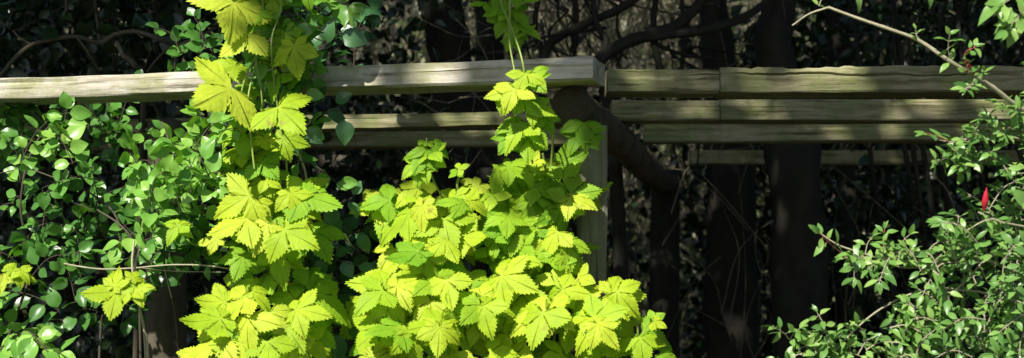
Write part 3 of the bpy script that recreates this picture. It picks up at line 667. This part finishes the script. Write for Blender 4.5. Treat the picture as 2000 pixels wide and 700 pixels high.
cl2 = thing('leafy_climber', 'brightest patch of shiny rounded green leaves, tucked against the middle tier of the golden strand', 'climbing plant', tuple(at(340, 400, 2.7) * [1, 1, 0]))
bs = Buf(); bl = Buf()
for s_ in [[(330, 2250, 2.9), (350, 900, 2.8), (345, 640, 2.75), (320, 500, 2.68), (345, 400, 2.62), (385, 330, 2.6), (400, 290, 2.6)], [(345, 400, 2.62), (290, 350, 2.62), (262, 330, 2.62)], [(300, 200, 2.95), (320, 250, 2.8), (345, 310, 2.7), (360, 345, 2.65)]]:
    tube(bs, smooth_path([at(*q) for q in s_], 8), .0028, .0014, 6, .05)
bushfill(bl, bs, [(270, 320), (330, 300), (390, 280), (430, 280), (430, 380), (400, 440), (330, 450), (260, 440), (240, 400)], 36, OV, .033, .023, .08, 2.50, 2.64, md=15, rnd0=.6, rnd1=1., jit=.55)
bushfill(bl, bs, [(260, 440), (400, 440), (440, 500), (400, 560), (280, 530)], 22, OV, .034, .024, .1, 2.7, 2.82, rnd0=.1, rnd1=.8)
bl.build('foliage', M_rose, cl2); bs.build('stem', M_bark2, cl2)

cl3 = thing('leafy_climber', 'green oval leaved climber twined through the golden strand, above and below the pale plank', 'climbing plant', tuple(at(560, 300, 2.6) * [1, 1, 0]))
bs = Buf(); bl = Buf()
tube(bs, smooth_path([at(*q) for q in [(640, 2200, 2.85), (630, 900, 2.8), (600, 500, 2.7), (585, 300, 2.66), (540, 120, 2.6), (530, 20, 2.62), (560, -100, 2.65)]], 8), .0035, .002, 6, .06)
bushfill(bl, bs, [(420, -60), (600, -60), (620, 60), (600, 110), (440, 110), (410, 40)], 17, OV, .040, .03, .09, 2.57, 2.66, rnd0=.5, rnd1=1)
bushfill(bl, bs, [(450, 110), (600, 110), (580, 330), (460, 330)], 14, OV, .038, .028, .08, 2.57, 2.66, rnd0=.2, rnd1=.9)
for (x, y, a, s_, Y, r_) in [(640, 85, 175, 44, 2.6, .4), (665, 70, 80, 48, 2.62, .5), (640, 215, 60, 40, 2.6, .2), (630, 225, -30, 40, 2.62, .2), (672, 235, 5, 44, 2.58, .5), (655, 200, 120, 34, 2.6, .4), (615, 205, 150, 40, 2.63, .2), (690, 380, 150, 28, 2.6, .6),
                       (655, 405, -20, 40, 2.6, .6), (680, 395, 40, 34, 2.6, .7), (650, 420, 20, 32, 2.6, .4), (600, 255, 50, 36, 2.6, .7), (580, 270, 10, 30, 2.6, .3), (655, 500, 120, 30, 2.62, .5), (670, 510, 30, 34, 2.62, .4), (640, 515, -60, 36, 2.62, .4), (650, 655, 20, 50, 2.6, .1), (680, 640, 60, 56, 2.6, .1), (670, 690, -10, 60, 2.6, .1), (700, 520, 80, 30, 2.6, .1), (700, 460, 40, 36, 2.63, .1)]:
    t, n = frame_vec(a); n = n + rng.standard_normal(3) * .2; put(bl, OV[rng.integers(4)], at(x, y, Y), t - np.array([0, .2, 0]), n, s_ / F * Y * 1.1, r_, 1.05, 1)
for s_ in [[(600, 250, 2.62), (630, 225, 2.6), (655, 215, 2.6), (675, 232, 2.58)], [(610, 420, 2.65), (645, 410, 2.6), (690, 385, 2.6)], [(590, 60, 2.63), (630, 80, 2.6), (665, 70, 2.62)], [(600, 540, 2.66), (650, 510, 2.62), (700, 520, 2.6)], [(610, 560, 2.7), (690, 550, 2.66), (720, 545, 2.66)]]:
    tube(bs, smooth_path([at(*q) for q in s_], 6), .0016, .001, 5)
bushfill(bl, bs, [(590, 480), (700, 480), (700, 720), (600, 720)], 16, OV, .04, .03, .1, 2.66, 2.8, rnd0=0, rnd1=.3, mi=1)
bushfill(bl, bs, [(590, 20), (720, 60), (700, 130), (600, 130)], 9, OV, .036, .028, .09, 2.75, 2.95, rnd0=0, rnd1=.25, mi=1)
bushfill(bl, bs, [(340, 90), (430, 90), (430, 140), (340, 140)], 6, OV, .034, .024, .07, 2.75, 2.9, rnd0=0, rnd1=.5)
bl.build('foliage', [M_rose, M_clem], cl3); bs.build('stem', M_bark2, cl3)

# thin twigs
def twig(pts, r0, r1, mat, name, label, sub=(), cat='twig', rough=.08):
    t = Buf(); P = smooth_path([at(*q) for q in pts], 8); tube(t, P, r0, r1, 7, rough)
    for s_ in sub: tube(t, smooth_path([at(*q) for q in s_], 6), r1, r1 * .5, 5, rough)
    o = t.build(name, mat); tag(o, label, cat); return o
twig([(110, 512, 2.8), (150, 520, 2.62), (200, 526, 2.6), (260, 524, 2.58), (330, 518, 2.56), (400, 519, 2.56), (470, 528, 2.58), (540, 530, 2.62)], .0016, .0012, M_twig, 'bare_twig', 'thin pale horizontal twig reaching the golden strand low down',
     [[(270, 524, 2.58), (340, 530, 2.57), (440, 532, 2.57)]])
# stray wiry stems crossing in front of the dark middle
twig([(662, 430, 2.7), (680, 470, 2.68), (705, 510, 2.7), (720, 600, 2.75)], .0016, .0014, M_bark2, 'bare_twig', 'fine dark brown twig in the gap between the golden strand and the mound')
twig([(580, 270, 2.62), (584, 300, 2.6), (596, 335, 2.6), (600, 380, 2.64)], .0028, .002, M_twig, 'bare_twig', 'short pale dry stem above the middle tier of the golden strand', [[(590, 290, 2.61), (580, 330, 2.6), (577, 350, 2.6)]])

# ------------------------------------------------------------------ fuchsia at the right
fu = thing('fuchsia_bush', 'small leaved fuchsia bush with arching pale stems and a red bud by the mossy rails', 'shrub', tuple(at(1990, 500, 2.2) * [1, 1, 0]))
bs = Buf(); bl = Buf()
def fs(pts, r0, r1): tube(bs, smooth_path([at(*q) for q in pts], 8), r0, r1, 7, .07)
fs([(1618, 15, 2.1), (1680, 38, 2.1), (1750, 62, 2.1), (1795, 80, 2.1), (1855, 120, 2.1), (1905, 150, 2.12), (1965, 192, 2.15), (2060, 290, 2.2), (2150, 600, 2.3), (2160, 2800, 2.35)], .0022, .0045)
fs([(1548, 50, 2.12), (1580, 28, 2.11), (1618, 15, 2.1)], .0012, .0018)
fs([(1625, 692, 2.2), (1680, 635, 2.2), (1730, 598, 2.2), (1790, 572, 2.2), (1865, 566, 2.2), (1960, 600, 2.22), (2060, 800, 2.3), (2140, 2800, 2.35)], .0012, .0026)
fs([(1600, 455, 2.2), (1640, 480, 2.2), (1700, 500, 2.2), (1760, 522, 2.2), (1820, 518, 2.2), (1900, 500, 2.22), (2040, 560, 2.3)], .0012, .0024)
fs([(1810, 262, 2.15), (1860, 278, 2.15), (1950, 262, 2.16), (2060, 300, 2.2)], .0010, .002)
fs([(1840, 590, 2.18), (1890, 545, 2.18), (1930, 505, 2.18), (1990, 480, 2.2)], .0014, .002)
fs([(1875, 605, 2.2), (1930, 605, 2.2), (2010, 600, 2.2)], .0012, .002)
fs([(1910, 415, 2.15), (1960, 435, 2.15), (2040, 450, 2.2)], .0013, .002)
for _ in range(7):
    a = rng.uniform(2040, 2260); fs([(a, rng.uniform(200, 600), 2.2 + .25 * rng.random()), (a + 30, 800, 2.3), (2160 + rng.uniform(-60, 60), 2800, 2.35)], .002, .004)
def sprig(pts, size=.021, gap=.013, red=False, **kw):
    leafy(bl, bs, [at(*q) for q in pts], LAN, size, gap, r=.0010, smi=1 if red else 0, droop=.1, jit=.4, **kw)
sprig([(1690, 530, 2.2), (1650, 500, 2.2), (1620, 475, 2.18), (1600, 455, 2.16)], .024, .016, True)
sprig([(1720, 500, 2.2), (1725, 470, 2.2), (1728, 448, 2.2)], .019, .012, True)
sprig([(1690, 495, 2.2), (1695, 475, 2.2), (1705, 462, 2.2)], .022, .014)
for q in [(1660, 520), (1685, 530), (1710, 525), (1740, 512), (1770, 500), (1785, 515), (1840, 510)]:
    sprig([(q[0], q[1], 2.2), (q[0] + rng.uniform(-15, 15), q[1] - rng.uniform(8, 30), 2.19), (q[0] + rng.uniform(-25, 25), q[1] + rng.uniform(-35, 22), 2.17)], .022, .012)
for q in [(1545, 660), (1560, 685), (1590, 690), (1625, 688), (1640, 660), (1655, 640), (1680, 640), (1530, 650), (1600, 670)]:
    sprig([(q[0] + 10, q[1] + 12, 2.2), (q[0], q[1], 2.19), (q[0] + rng.uniform(-18, 18), q[1] - rng.uniform(0, 20), 2.17)], .024, .012)
for q in [(1740, 640), (1760, 620), (1790, 600), (1815, 610), (1830, 640), (1780, 650), (1750, 680), (1725, 660), (1800, 640), (1840, 600), (1730, 690)]:
    sprig([(q[0] + 20, q[1] + 12, 2.2), (q[0], q[1], 2.19), (q[0] + rng.uniform(-25, 15), q[1] - rng.uniform(-8, 28), 2.17)], .021, .012)
sprig([(1855, 278, 2.15), (1835, 268, 2.14), (1808, 260, 2.13)], .022, .014, True)
for q in [(1860, 290), (1880, 270), (1850, 310), (1870, 330), (1900, 310), (1910, 250), (1930, 230), (1935, 300), (1890, 300), (1940, 260), (1970, 210), (1970, 250), (1990, 220), (1960, 320)]:
    sprig([(q[0] + 20, q[1] + 8, 2.18), (q[0], q[1], 2.16), (q[0] - rng.uniform(-10, 25), q[1] - rng.uniform(-18, 15), 2.13)], .022, .012)
# on the bare arching stem
sprig([(1856, 122, 2.1), (1852, 95, 2.09), (1855, 68, 2.08)], .019, .010, False)
sprig([(1890, 142, 2.1), (1885, 105, 2.09), (1905, 92, 2.08)], .018, .010, True)
sprig([(1905, 152, 2.1), (1898, 165, 2.09), (1885, 175, 2.07)], .019, .008, False)
sprig([(1905, 150, 2.1), (1915, 148, 2.09), (1922, 140, 2.08)], .019, .008, False)
sprig([(1792, 78, 2.1), (1790, 68, 2.1), (1788, 58, 2.1)], .012, .010, False)
sprig([(1600, 12, 2.1), (1603, 2, 2.1), (1610, -15, 2.1)], .016, .008, False)
bushfill(bl, bs, [(1650, 500), (1800, 495), (1860, 520), (1800, 545), (1680, 545)], 9, LAN, .021, .012, .045, 2.14, 2.2, md=12)
bushfill(bl, bs, [(1730, 635), (1850, 630), (1860, 710), (1720, 710)], 13, LAN, .022, .012, .05, 2.14, 2.22, md=12)
bushfill(bl, bs, [(1540, 670), (1700, 650), (1700, 720), (1540, 720)], 8, LAN, .022, .012, .045, 2.16, 2.22, md=12)
# dense mass
D1 = [(1880, 410), (1940, 380), (2010, 370), (2260, 300), (2260, 720), (1850, 720), (1850, 640), (1870, 560), (1865, 480)]
bushfill(bl, bs, D1, 118, LAN, .024, .011, .075, 2.12, 2.32, md=11, jit=.55, updir=(-.5, .1), rnd0=0, rnd1=.8)
bushfill(bl, bs, [(2060, 130), (2260, 60), (2260, 350), (1985, 350), (2000, 240)], 45, LAN, .024, .012, .07, 2.14, 2.35, md=14, jit=.55)
bushfill(bl, bs, [(1840, 720), (2260, 720), (2260, 1300), (1700, 1300)], 130, LAN, .028, .014, .09, 2.1, 2.4, md=22, jit=.55)
for (x, y, a, s_, Y) in [(1975, 372, 50, 56, 2.0), (1990, 400, 70, 46, 2.0), (1978, 445, -60, 40, 2.02), (1990, 450, 40, 40, 2.02), (1965, 0, -60, 60, 2.0), (1975, 15, -20, 60, 2.0), (2000, 30, -30, 60, 2.0), (1990, -10, 30, 60, 2.0), (1940, 5, 30, 40, 2.0), (1672, -14, 20, 34, 2.1), (1815, -16, 10, 30, 2.1)]:
    t, n = frame_vec(a); put(bl, LAN[rng.integers(4)], at(x, y, Y), t, n + rng.standard_normal(3) * .3, s_ / F * Y * 1.15, rng.uniform(.5, 1), .95)
sprig([(2040, -60, 2.0), (2000, -20, 2.0), (1960, 8, 1.98)], .03, .016)
sprig([(2060, 10, 2.0), (2000, 25, 2.0), (1965, 60, 1.98)], .026, .014)
bl.build('foliage', M_fuch, fu); bs.build('stem', [M_twig, M_redstem], fu)
# red bud and red young shoot
b = Buf(); p = at(1922, 412, 2.13); u = at(1927, 366, 2.12)
tube(b, smooth_path([p, p * .75 + u * .25, p * .5 + u * .5, p * .2 + u * .8, u], 3), [.0012, .0022, .0034, .0044, .005, .0051, .0048, .0042, .0034, .0024, .0015, .0009, .0003], None, 8)
b.build('flower_bud', M_red, fu)
b = Buf(); tube(b, smooth_path([at(1903, 148, 2.1), at(1895, 130, 2.095), at(1888, 118, 2.09)], 4), .0015, .0009, 6)
b.build('red_shoot', M_red, fu)

# ------------------------------------------------------------------ shrubs and trees behind
def cloud_leaves(b, poly, n, tm, size, Y0, Y1, mi=0, clump=.13, per=22, up=.3):
    cs = fill_points(poly, max(1, n // per), 1)
    for (x, y) in cs:
        c = at(x, y, rng.uniform(Y0, Y1)); k = rng.integers(int(per * .5), int(per * 1.6))
        P = c + rng.standard_normal((k, 3)) * clump
        put_many(b, tm, P, randdir(k, (0, -.1, -.4)), randdir(k, (0, -.5, up)), size * rng.uniform(.6, 1.3, k), mi)
def wild_twigs(b, poly, n, Y0, Y1, l0, l1, r, vert=.8, sides=3):
    for (x, y) in fill_points(poly, n, 1):
        p = at(x, y, rng.uniform(Y0, Y1)); l = rng.uniform(l0, l1)
        d = rng.standard_normal(3) * (1 - vert) + np.array([0, 0, 1.0 if rng.random() < .8 else -.6]) * vert + rng.standard_normal(3) * .3; d /= np.linalg.norm(d)
        q = p + d * l * .5 + rng.standard_normal(3) * l * .08; e = p + d * l + rng.standard_normal(3) * l * .18
        rr = r * rng.uniform(.5, 1.6); tube(b, smooth_path([p, q, e], 4), rr, rr * .4, sides)

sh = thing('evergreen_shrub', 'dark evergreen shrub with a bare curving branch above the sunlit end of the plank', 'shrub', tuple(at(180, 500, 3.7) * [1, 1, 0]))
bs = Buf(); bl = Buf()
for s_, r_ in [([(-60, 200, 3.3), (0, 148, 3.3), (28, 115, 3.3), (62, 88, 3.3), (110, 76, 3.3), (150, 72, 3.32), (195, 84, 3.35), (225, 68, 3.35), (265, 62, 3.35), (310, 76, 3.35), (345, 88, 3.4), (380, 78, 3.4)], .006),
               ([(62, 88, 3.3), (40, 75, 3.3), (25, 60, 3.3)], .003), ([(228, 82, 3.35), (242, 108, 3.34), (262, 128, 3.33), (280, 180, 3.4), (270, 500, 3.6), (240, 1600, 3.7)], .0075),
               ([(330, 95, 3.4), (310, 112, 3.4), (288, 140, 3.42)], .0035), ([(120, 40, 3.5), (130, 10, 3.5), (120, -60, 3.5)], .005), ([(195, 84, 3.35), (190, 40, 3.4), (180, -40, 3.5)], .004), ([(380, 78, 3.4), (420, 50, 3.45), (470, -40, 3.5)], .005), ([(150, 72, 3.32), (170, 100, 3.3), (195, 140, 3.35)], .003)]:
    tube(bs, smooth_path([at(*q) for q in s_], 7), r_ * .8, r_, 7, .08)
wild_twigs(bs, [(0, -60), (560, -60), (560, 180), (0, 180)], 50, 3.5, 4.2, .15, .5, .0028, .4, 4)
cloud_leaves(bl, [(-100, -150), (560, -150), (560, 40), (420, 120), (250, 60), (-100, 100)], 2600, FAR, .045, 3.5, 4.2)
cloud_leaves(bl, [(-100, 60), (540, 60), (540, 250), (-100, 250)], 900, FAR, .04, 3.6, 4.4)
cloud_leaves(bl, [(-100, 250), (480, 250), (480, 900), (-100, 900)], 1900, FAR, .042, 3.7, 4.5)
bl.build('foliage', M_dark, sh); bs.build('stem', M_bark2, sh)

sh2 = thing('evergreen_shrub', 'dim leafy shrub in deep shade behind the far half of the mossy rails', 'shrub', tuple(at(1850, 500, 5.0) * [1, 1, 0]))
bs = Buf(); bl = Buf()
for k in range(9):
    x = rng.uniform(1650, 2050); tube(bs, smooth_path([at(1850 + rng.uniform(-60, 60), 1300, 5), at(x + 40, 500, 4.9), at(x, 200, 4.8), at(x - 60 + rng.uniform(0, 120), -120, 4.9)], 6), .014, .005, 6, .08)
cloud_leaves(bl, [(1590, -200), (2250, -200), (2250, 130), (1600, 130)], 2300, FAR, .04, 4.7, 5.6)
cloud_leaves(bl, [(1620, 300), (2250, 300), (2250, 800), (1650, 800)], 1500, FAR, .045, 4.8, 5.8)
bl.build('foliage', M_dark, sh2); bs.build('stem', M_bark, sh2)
sh3 = thing('evergreen_shrub', 'low dark shrub in the gap under the pale plank behind the golden strand', 'shrub', tuple(at(640, 500, 4.6) * [1, 1, 0]))
bs = Buf(); bl = Buf()
for k in range(6):
    x = rng.uniform(540, 800); tube(bs, smooth_path([at(660, 1400, 4.7), at(x, 600, 4.7), at(x + rng.uniform(-60, 60), 260, 4.7)], 6), .01, .004, 6, .08)
cloud_leaves(bl, [(480, -150), (860, -150), (860, 100), (480, 120)], 700, FAR, .045, 4.2, 5.0)
cloud_leaves(bl, [(450, 260), (900, 260), (900, 900), (450, 900)], 1800, FAR, .045, 4.4, 5.3)
bl.build('foliage', M_dark, sh3); bs.build('stem', M_bark, sh3)

def shade_shrub(label, px, Y, regions):  # near-black leaf mass, added to stand in for deep shade in the gaps
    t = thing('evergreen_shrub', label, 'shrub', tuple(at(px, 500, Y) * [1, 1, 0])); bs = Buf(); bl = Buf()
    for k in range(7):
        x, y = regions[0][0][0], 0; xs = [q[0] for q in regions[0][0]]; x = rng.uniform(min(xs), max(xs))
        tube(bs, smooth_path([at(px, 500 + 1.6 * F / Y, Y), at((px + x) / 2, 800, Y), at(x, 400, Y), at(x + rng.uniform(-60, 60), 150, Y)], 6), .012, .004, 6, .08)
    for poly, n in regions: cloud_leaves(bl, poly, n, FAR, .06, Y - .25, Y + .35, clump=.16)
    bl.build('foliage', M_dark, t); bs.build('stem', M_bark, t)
shade_shrub('wide black shrub mass added as deep shade below the mossy rails behind the two thick trunks', 1620, 6.5, [([(1345, 200), (2100, 200), (2100, 800), (1345, 800)], 7500), ([(1345, 100), (1640, 100), (1640, 220), (1345, 220)], 700)])
shade_shrub('black shrub mass added as shade behind the far end of the mossy rails, over the fuchsia', 1850, 6.6, [([(1560, -250), (2150, -250), (2150, 220), (1560, 220)], 3600)])
shade_shrub('black shrub mass added as shade behind the green climber', 200, 6.2, [([(-200, 180), (640, 180), (640, 800), (-200, 800)], 6500), ([(-200, -250), (200, -250), (200, 180), (-200, 180)], 2200)])
shade_shrub('black shrub mass added as shade behind the golden mound', 900, 6.3, [([(640, 150), (1180, 190), (1180, 800), (640, 800)], 5500)])

# trees : (label, trunk path [(px,py,width px,Y)...])
trees = []
def tree(label, path, Y, mat=M_bark, limbs=(), group='trees of the dark wood'):
    b0 = np.array(at(path[0][0], 500, Y)); base = (b0[0], Y, 0)
    t = thing('broadleaf_tree', label, 'tree', base, group)
    bt = Buf(); pts = []; rad = []
    x0 = at(path[0][0], 500, Y)[0]
    pts.append([x0 - .02, Y, -.2]); rad.append(path[0][2] / F * Y / 2 * 1.25)
    for (px, py, wd) in path:
        pts.append(at(px, py, Y)); rad.append(wd / F * Y / 2)
    last = pts[-1]; prev = pts[-2]; d = (np.asarray(last) - prev); d /= np.linalg.norm(d)
    end = np.asarray(last) + d * .3; zt = 4.7
    while end[2] < zt:
        pts.append(end.copy()); rad.append(rad[-1] * .93); end = end + (d + rng.standard_normal(3) * .12) * .35
    pts.append(end); rad.append(rad[-1] * .9)
    P = smooth_path(pts, 7); rr = np.interp(np.linspace(0, 1, len(P)), np.linspace(0, 1, len(rad)), rad)
    tube(bt, P, rr * (1 + .05 * np.sin(np.arange(len(P)) * .9)), None, 18, .06)
    trees.append(dict(t=t, top=end, r=rr[-1], bt=bt, mat=mat, base=np.array(base), leaves=[])); return t
for (lab, path, Y, m_) in [
    ('dark straight trunk behind the mossy rails, nearest the rear post', [(1428, 700, 104), (1426, 300, 92), (1405, 120, 66), (1392, 0, 56)], 5.6, M_bark),
    ('dark thick trunk leaning slightly, second from the rear post', [(1562, 700, 104), (1550, 300, 104), (1512, 100, 72), (1522, 0, 66)], 4.62, M_bark),
    ('black trunk rising behind the middle of the pale plank', [(905, 700, 90), (890, 300, 84), (880, 110, 80), (860, 0, 86)], 4.9, M_bark),
    ('slim dark trunk far back between the thick trunks and the fuchsia', [(1660, 700, 50), (1650, 300, 48), (1632, 0, 46)], 6.2, M_bark),
    ('dark trunk above the pale plank, just behind the thin shaded hop strand', [(985, 700, 60), (960, 300, 60), (955, 0, 56)], 5.9, M_bark),
    ('slim dark trunk behind the green climber and sunlit plank', [(120, 700, 60), (110, 300, 55), (95, 0, 50)], 5.2, M_bark)]:
    tree(lab, path, Y, m_)
# two trees outside the frame whose branches reach overhead
for lab, (x, y) in (('tall tree standing outside the view beyond the fuchsia side', (3.7, .9)), ('tall tree standing outside the view on the sunlit side', (-4.2, 1.6))):
    t = thing('broadleaf_tree', lab, 'tree', (x, y, 0), 'trees of the dark wood'); bt = Buf()
    P = smooth_path([[x, y, -.2], [x + .05, y, 1.5], [x - .04, y + .05, 3.2], [x, y, 4.7]], 7); tube(bt, P, .2, .11, 14, .03)
    trees.append(dict(t=t, top=np.array([x, y, 4.7]), r=.11, bt=bt, mat=M_bark2, base=np.array([x, y, 0]), leaves=[]))

# crowns: one unseen overhead layer of foliage, thinned to steer sun and shade, shared out to the nearest tree
N = 72000
P = np.stack([rng.uniform(-6.5, 6.5, N), rng.uniform(-.9, 9.0, N), rng.uniform(4.3, 6.3, N)], 1)
tt = (2.6 - P[:, 1]) / (-S[1])
u = P[:, 0] - S[0] * tt; wz = P[:, 2] - S[2] * tt          # where each leaf's shade falls on the plane of the vines
clump = np.sin(P[:, 0] * 3.1 + 1) * np.sin(P[:, 1] * 2.7 + 2) * .5 + np.sin(P[:, 0] * 7.3 + P[:, 1] * 5.1) * .35
dens = np.full(N, .99)
lim = -.30 + .10 * np.sin(wz * 9)                          # sun reaches the strand side
open_ = ((wz < 2.36) & (u < lim)) | ((wz < 2.62) & (u < -.5))
open_ |= (wz < 1.76 + .05 * np.sin(u * 14))
open_ |= (wz < 1.84 - .35 * (u - -.3)) & (u > -.4) & (u < .35)
part = (wz < 2.4) & (u > -.5) & (u < .6)
dens = np.where(part, np.clip(.14 + .25 * clump + .8 * (wz - 1.85), .0, .7), dens)
bm = (wz > 1.92) & (wz < 2.4) & (u > -.42) & (u < .6)
dens = np.where(bm, np.clip(.52 + .5 * clump, 0, .95), dens)
dens = np.where(open_, 0, dens)
dap = (wz > 2.3) & (u > .1) & (wz < 4.1)
dens = np.where(dap, np.clip(.56 + .42 * clump, 0, 1), dens)
dens = np.where((wz > 2.75) & (wz < 3.2) & (u > -1.15) & (u < -.42), np.clip(.25 + .5 * clump, 0, 1), dens)
dens = np.where(P[:, 1] > 6.6, .04, dens)
dens = np.where((P[:, 1] > 4.7) & (P[:, 0] > -.9) & (P[:, 0] < 1.1), .02, dens)
dens = np.where((P[:, 1] > 4.7) & (P[:, 0] < -.9), np.minimum(dens, .35), dens)
keep = rng.random(N) < dens
P = P[keep]
tops = np.array([q['base'][:2] for q in trees]); own = ((P[:, None, :2] - tops[None]) ** 2).sum(2).argmin(1)
for k, q in enumerate(trees):
    pp = P[own == k]; bl = Buf()
    nn = len(pp)
    if nn:
        put_many(bl, FAR, pp, randdir(nn, (0, 0, -.3)), randdir(nn, (0, -.4, .9)), rng.uniform(.10, .17, nn))
        bl.build('crown', M_canopy, q['t'])
        # limbs to random places in its crown
        for j in range(12):
            e = pp[rng.integers(nn)]; s0 = q['top'] + np.array([0, 0, -rng.uniform(0, .7)]); m_ = (s0 + e) / 2 + np.array([0, 0, .25]) + rng.standard_normal(3) * .15
            tube(q['bt'], smooth_path([s0, m_, e], 6), q['r'] * .45, .012, 7, .05)
    q['bt'].build('trunk', q['mat'], q['t'])

# many-stemmed dark small tree above the corner of the rails
st = thing('spreading_thicket_tree', 'black spreading branches above the corner where the pale plank meets the mossy rails', 'tree', tuple(at(1180, 500, 4.4) * [1, 1, 0]))
bs = Buf()
for s_, r0, r1 in [([(1230, 1500, 4.6), (1215, 600, 4.5), (1190, 200, 4.4), (1168, 128, 4.3), (1205, 92, 4.3), (1262, 70, 4.3), (1320, 50, 4.3), (1372, 0, 4.3), (1430, -90, 4.3)], 0.024, .016),
                   ([(1262, 72, 4.3), (1310, 66, 4.3), (1370, 60, 4.3), (1440, 40, 4.35), (1500, 0, 4.4), (1560, -80, 4.4)], .019, .010),
                   ([(1058, 150, 4.4), (1070, 92, 4.4), (1110, 62, 4.4), (1155, 42, 4.4), (1220, 12, 4.4), (1290, -40, 4.4)], .016, .012), ([(1168, 128, 4.3), (1185, 80, 4.3), (1165, 45, 4.35), (1152, -60, 4.4)], .012, .008),
                   ([(1118, 110, 4.5), (1125, 50, 4.5), (1120, -60, 4.5)], .012, .009), ([(1205, 130, 4.5), (1215, 95, 4.5), (1205, 40, 4.5), (1230, -60, 4.5)], .006, .004), ([(1060, 100, 4.5), (1045, 60, 4.5), (1055, -40, 4.5)], .012, .008),
                   ([(1262, 72, 4.3), (1300, 95, 4.35), (1350, 110, 4.4), (1420, 118, 4.45)], .008, .004), ([(1110, 62, 4.4), (1090, 30, 4.45), (1095, -40, 4.5)], .007, .005), ([(1290, 140, 4.5), (1275, 60, 4.5), (1290, -60, 4.5)], .012, .01),
                   ([(1330, 140, 4.6), (1335, 60, 4.6), (1325, -60, 4.6)], .008, .006)]:
    tube(bs, smooth_path([at(*q) for q in s_], 7), r0, r1, 9, .06)
wild_twigs(bs, [(1030, -80), (1400, -80), (1400, 160), (1030, 160)], 45, 4.4, 5.2, .2, .6, .004, .5, 4)
bs.build('branches', M_bark, st)

# thicket in the middle distance: stuff
b = Buf()
wild_twigs(b, [(-150, -200), (2150, -200), (2150, 800), (-150, 800)], 2600, 6.2, 8.3, .3, 1.2, .0034, .78, 3)
wild_twigs(b, [(1190, 250), (2000, 250), (2000, 800), (1190, 800)], 70, 4.7, 5.4, .15, .7, .0018, .85, 3)
wild_twigs(b, [(100, -150), (1420, -150), (1420, 620), (100, 620)], 900, 7.7, 9.2, .3, 1.1, .0042, .8, 3)
wild_twigs(b, [(1000, -150), (1400, -150), (1400, 160), (1000, 160)], 260, 7.6, 9.2, .3, 1.1, .0042, .8, 3)
wild_twigs(b, [(560, -60), (1000, -60), (1000, 350), (560, 350)], 70, 4.2, 4.8, .1, .5, .0018, .5, 3)
wild_twigs(b, [(1020, -100), (1400, -100), (1400, 160), (1020, 160)], 260, 5.6, 7.5, .2, .8, .0026, .8, 3)
b.build('undergrowth_tmp', M_farTwig)
ut = bpy.data.objects['undergrowth_tmp']; ut.name = 'thicket_twigs'
tag(ut, 'tangle of fine upright twigs filling the wood behind the pergola', 'undergrowth', kind='stuff')
b = Buf()
def mass(n, x0, x1, y0, y1, z0, z1, size, tm=FAR, per=40, cl=.3):
    k = n // per; C = np.stack([rng.uniform(x0, x1, k), rng.uniform(y0, y1, k), rng.uniform(z0, z1, k)], 1)
    PP = np.repeat(C, per, 0) + rng.standard_normal((k * per, 3)) * cl; m = len(PP)
    put_many(b, tm, PP, randdir(m, (0, 0, -.5)), randdir(m, (0, -.5, .6)), size * rng.uniform(.5, 1.4, m))
mass(2200, -3.6, 3.6, 6.6, 8.2, .2, 3.8, .045)
mass(3500, -3.6, 3.6, 6.6, 8.2, .2, 3.8, .07, NEE)
tag(b.build('undergrowth', M_wood_leaf), 'mass of small dull leaves in the shaded wood behind the pergola', 'undergrowth', kind='stuff')
b = Buf()
mass(26000, -9, 9, 9.5, 13, 0, 6.5, .11, FAR, 50, .4)
wild_twigs(b, [(-200, -300), (2200, -300), (2200, 700), (-200, 700)], 500, 9, 12, .6, 2.0, .008, .8, 3)
tag(b.build('woodland', M_wood_leaf), 'distant olive woodland glimpsed through gaps in the dark trunks', 'woodland', kind='stuff')

for o in COL.objects:
    if o.parent is None and 'group' not in o.keys():
        k = o.name.split('.')[0]
        g = {'golden_hop_vine': 'golden hop vines on the pergola', 'leafy_climber': 'green climbers at the pale plank', 'evergreen_shrub': 'dark evergreen shrubs behind the pergola',
             'pergola_post': 'posts of the pergola', 'bare_twig': 'bare twigs around the golden strand'}.get(k)
        if g: o['group'] = g
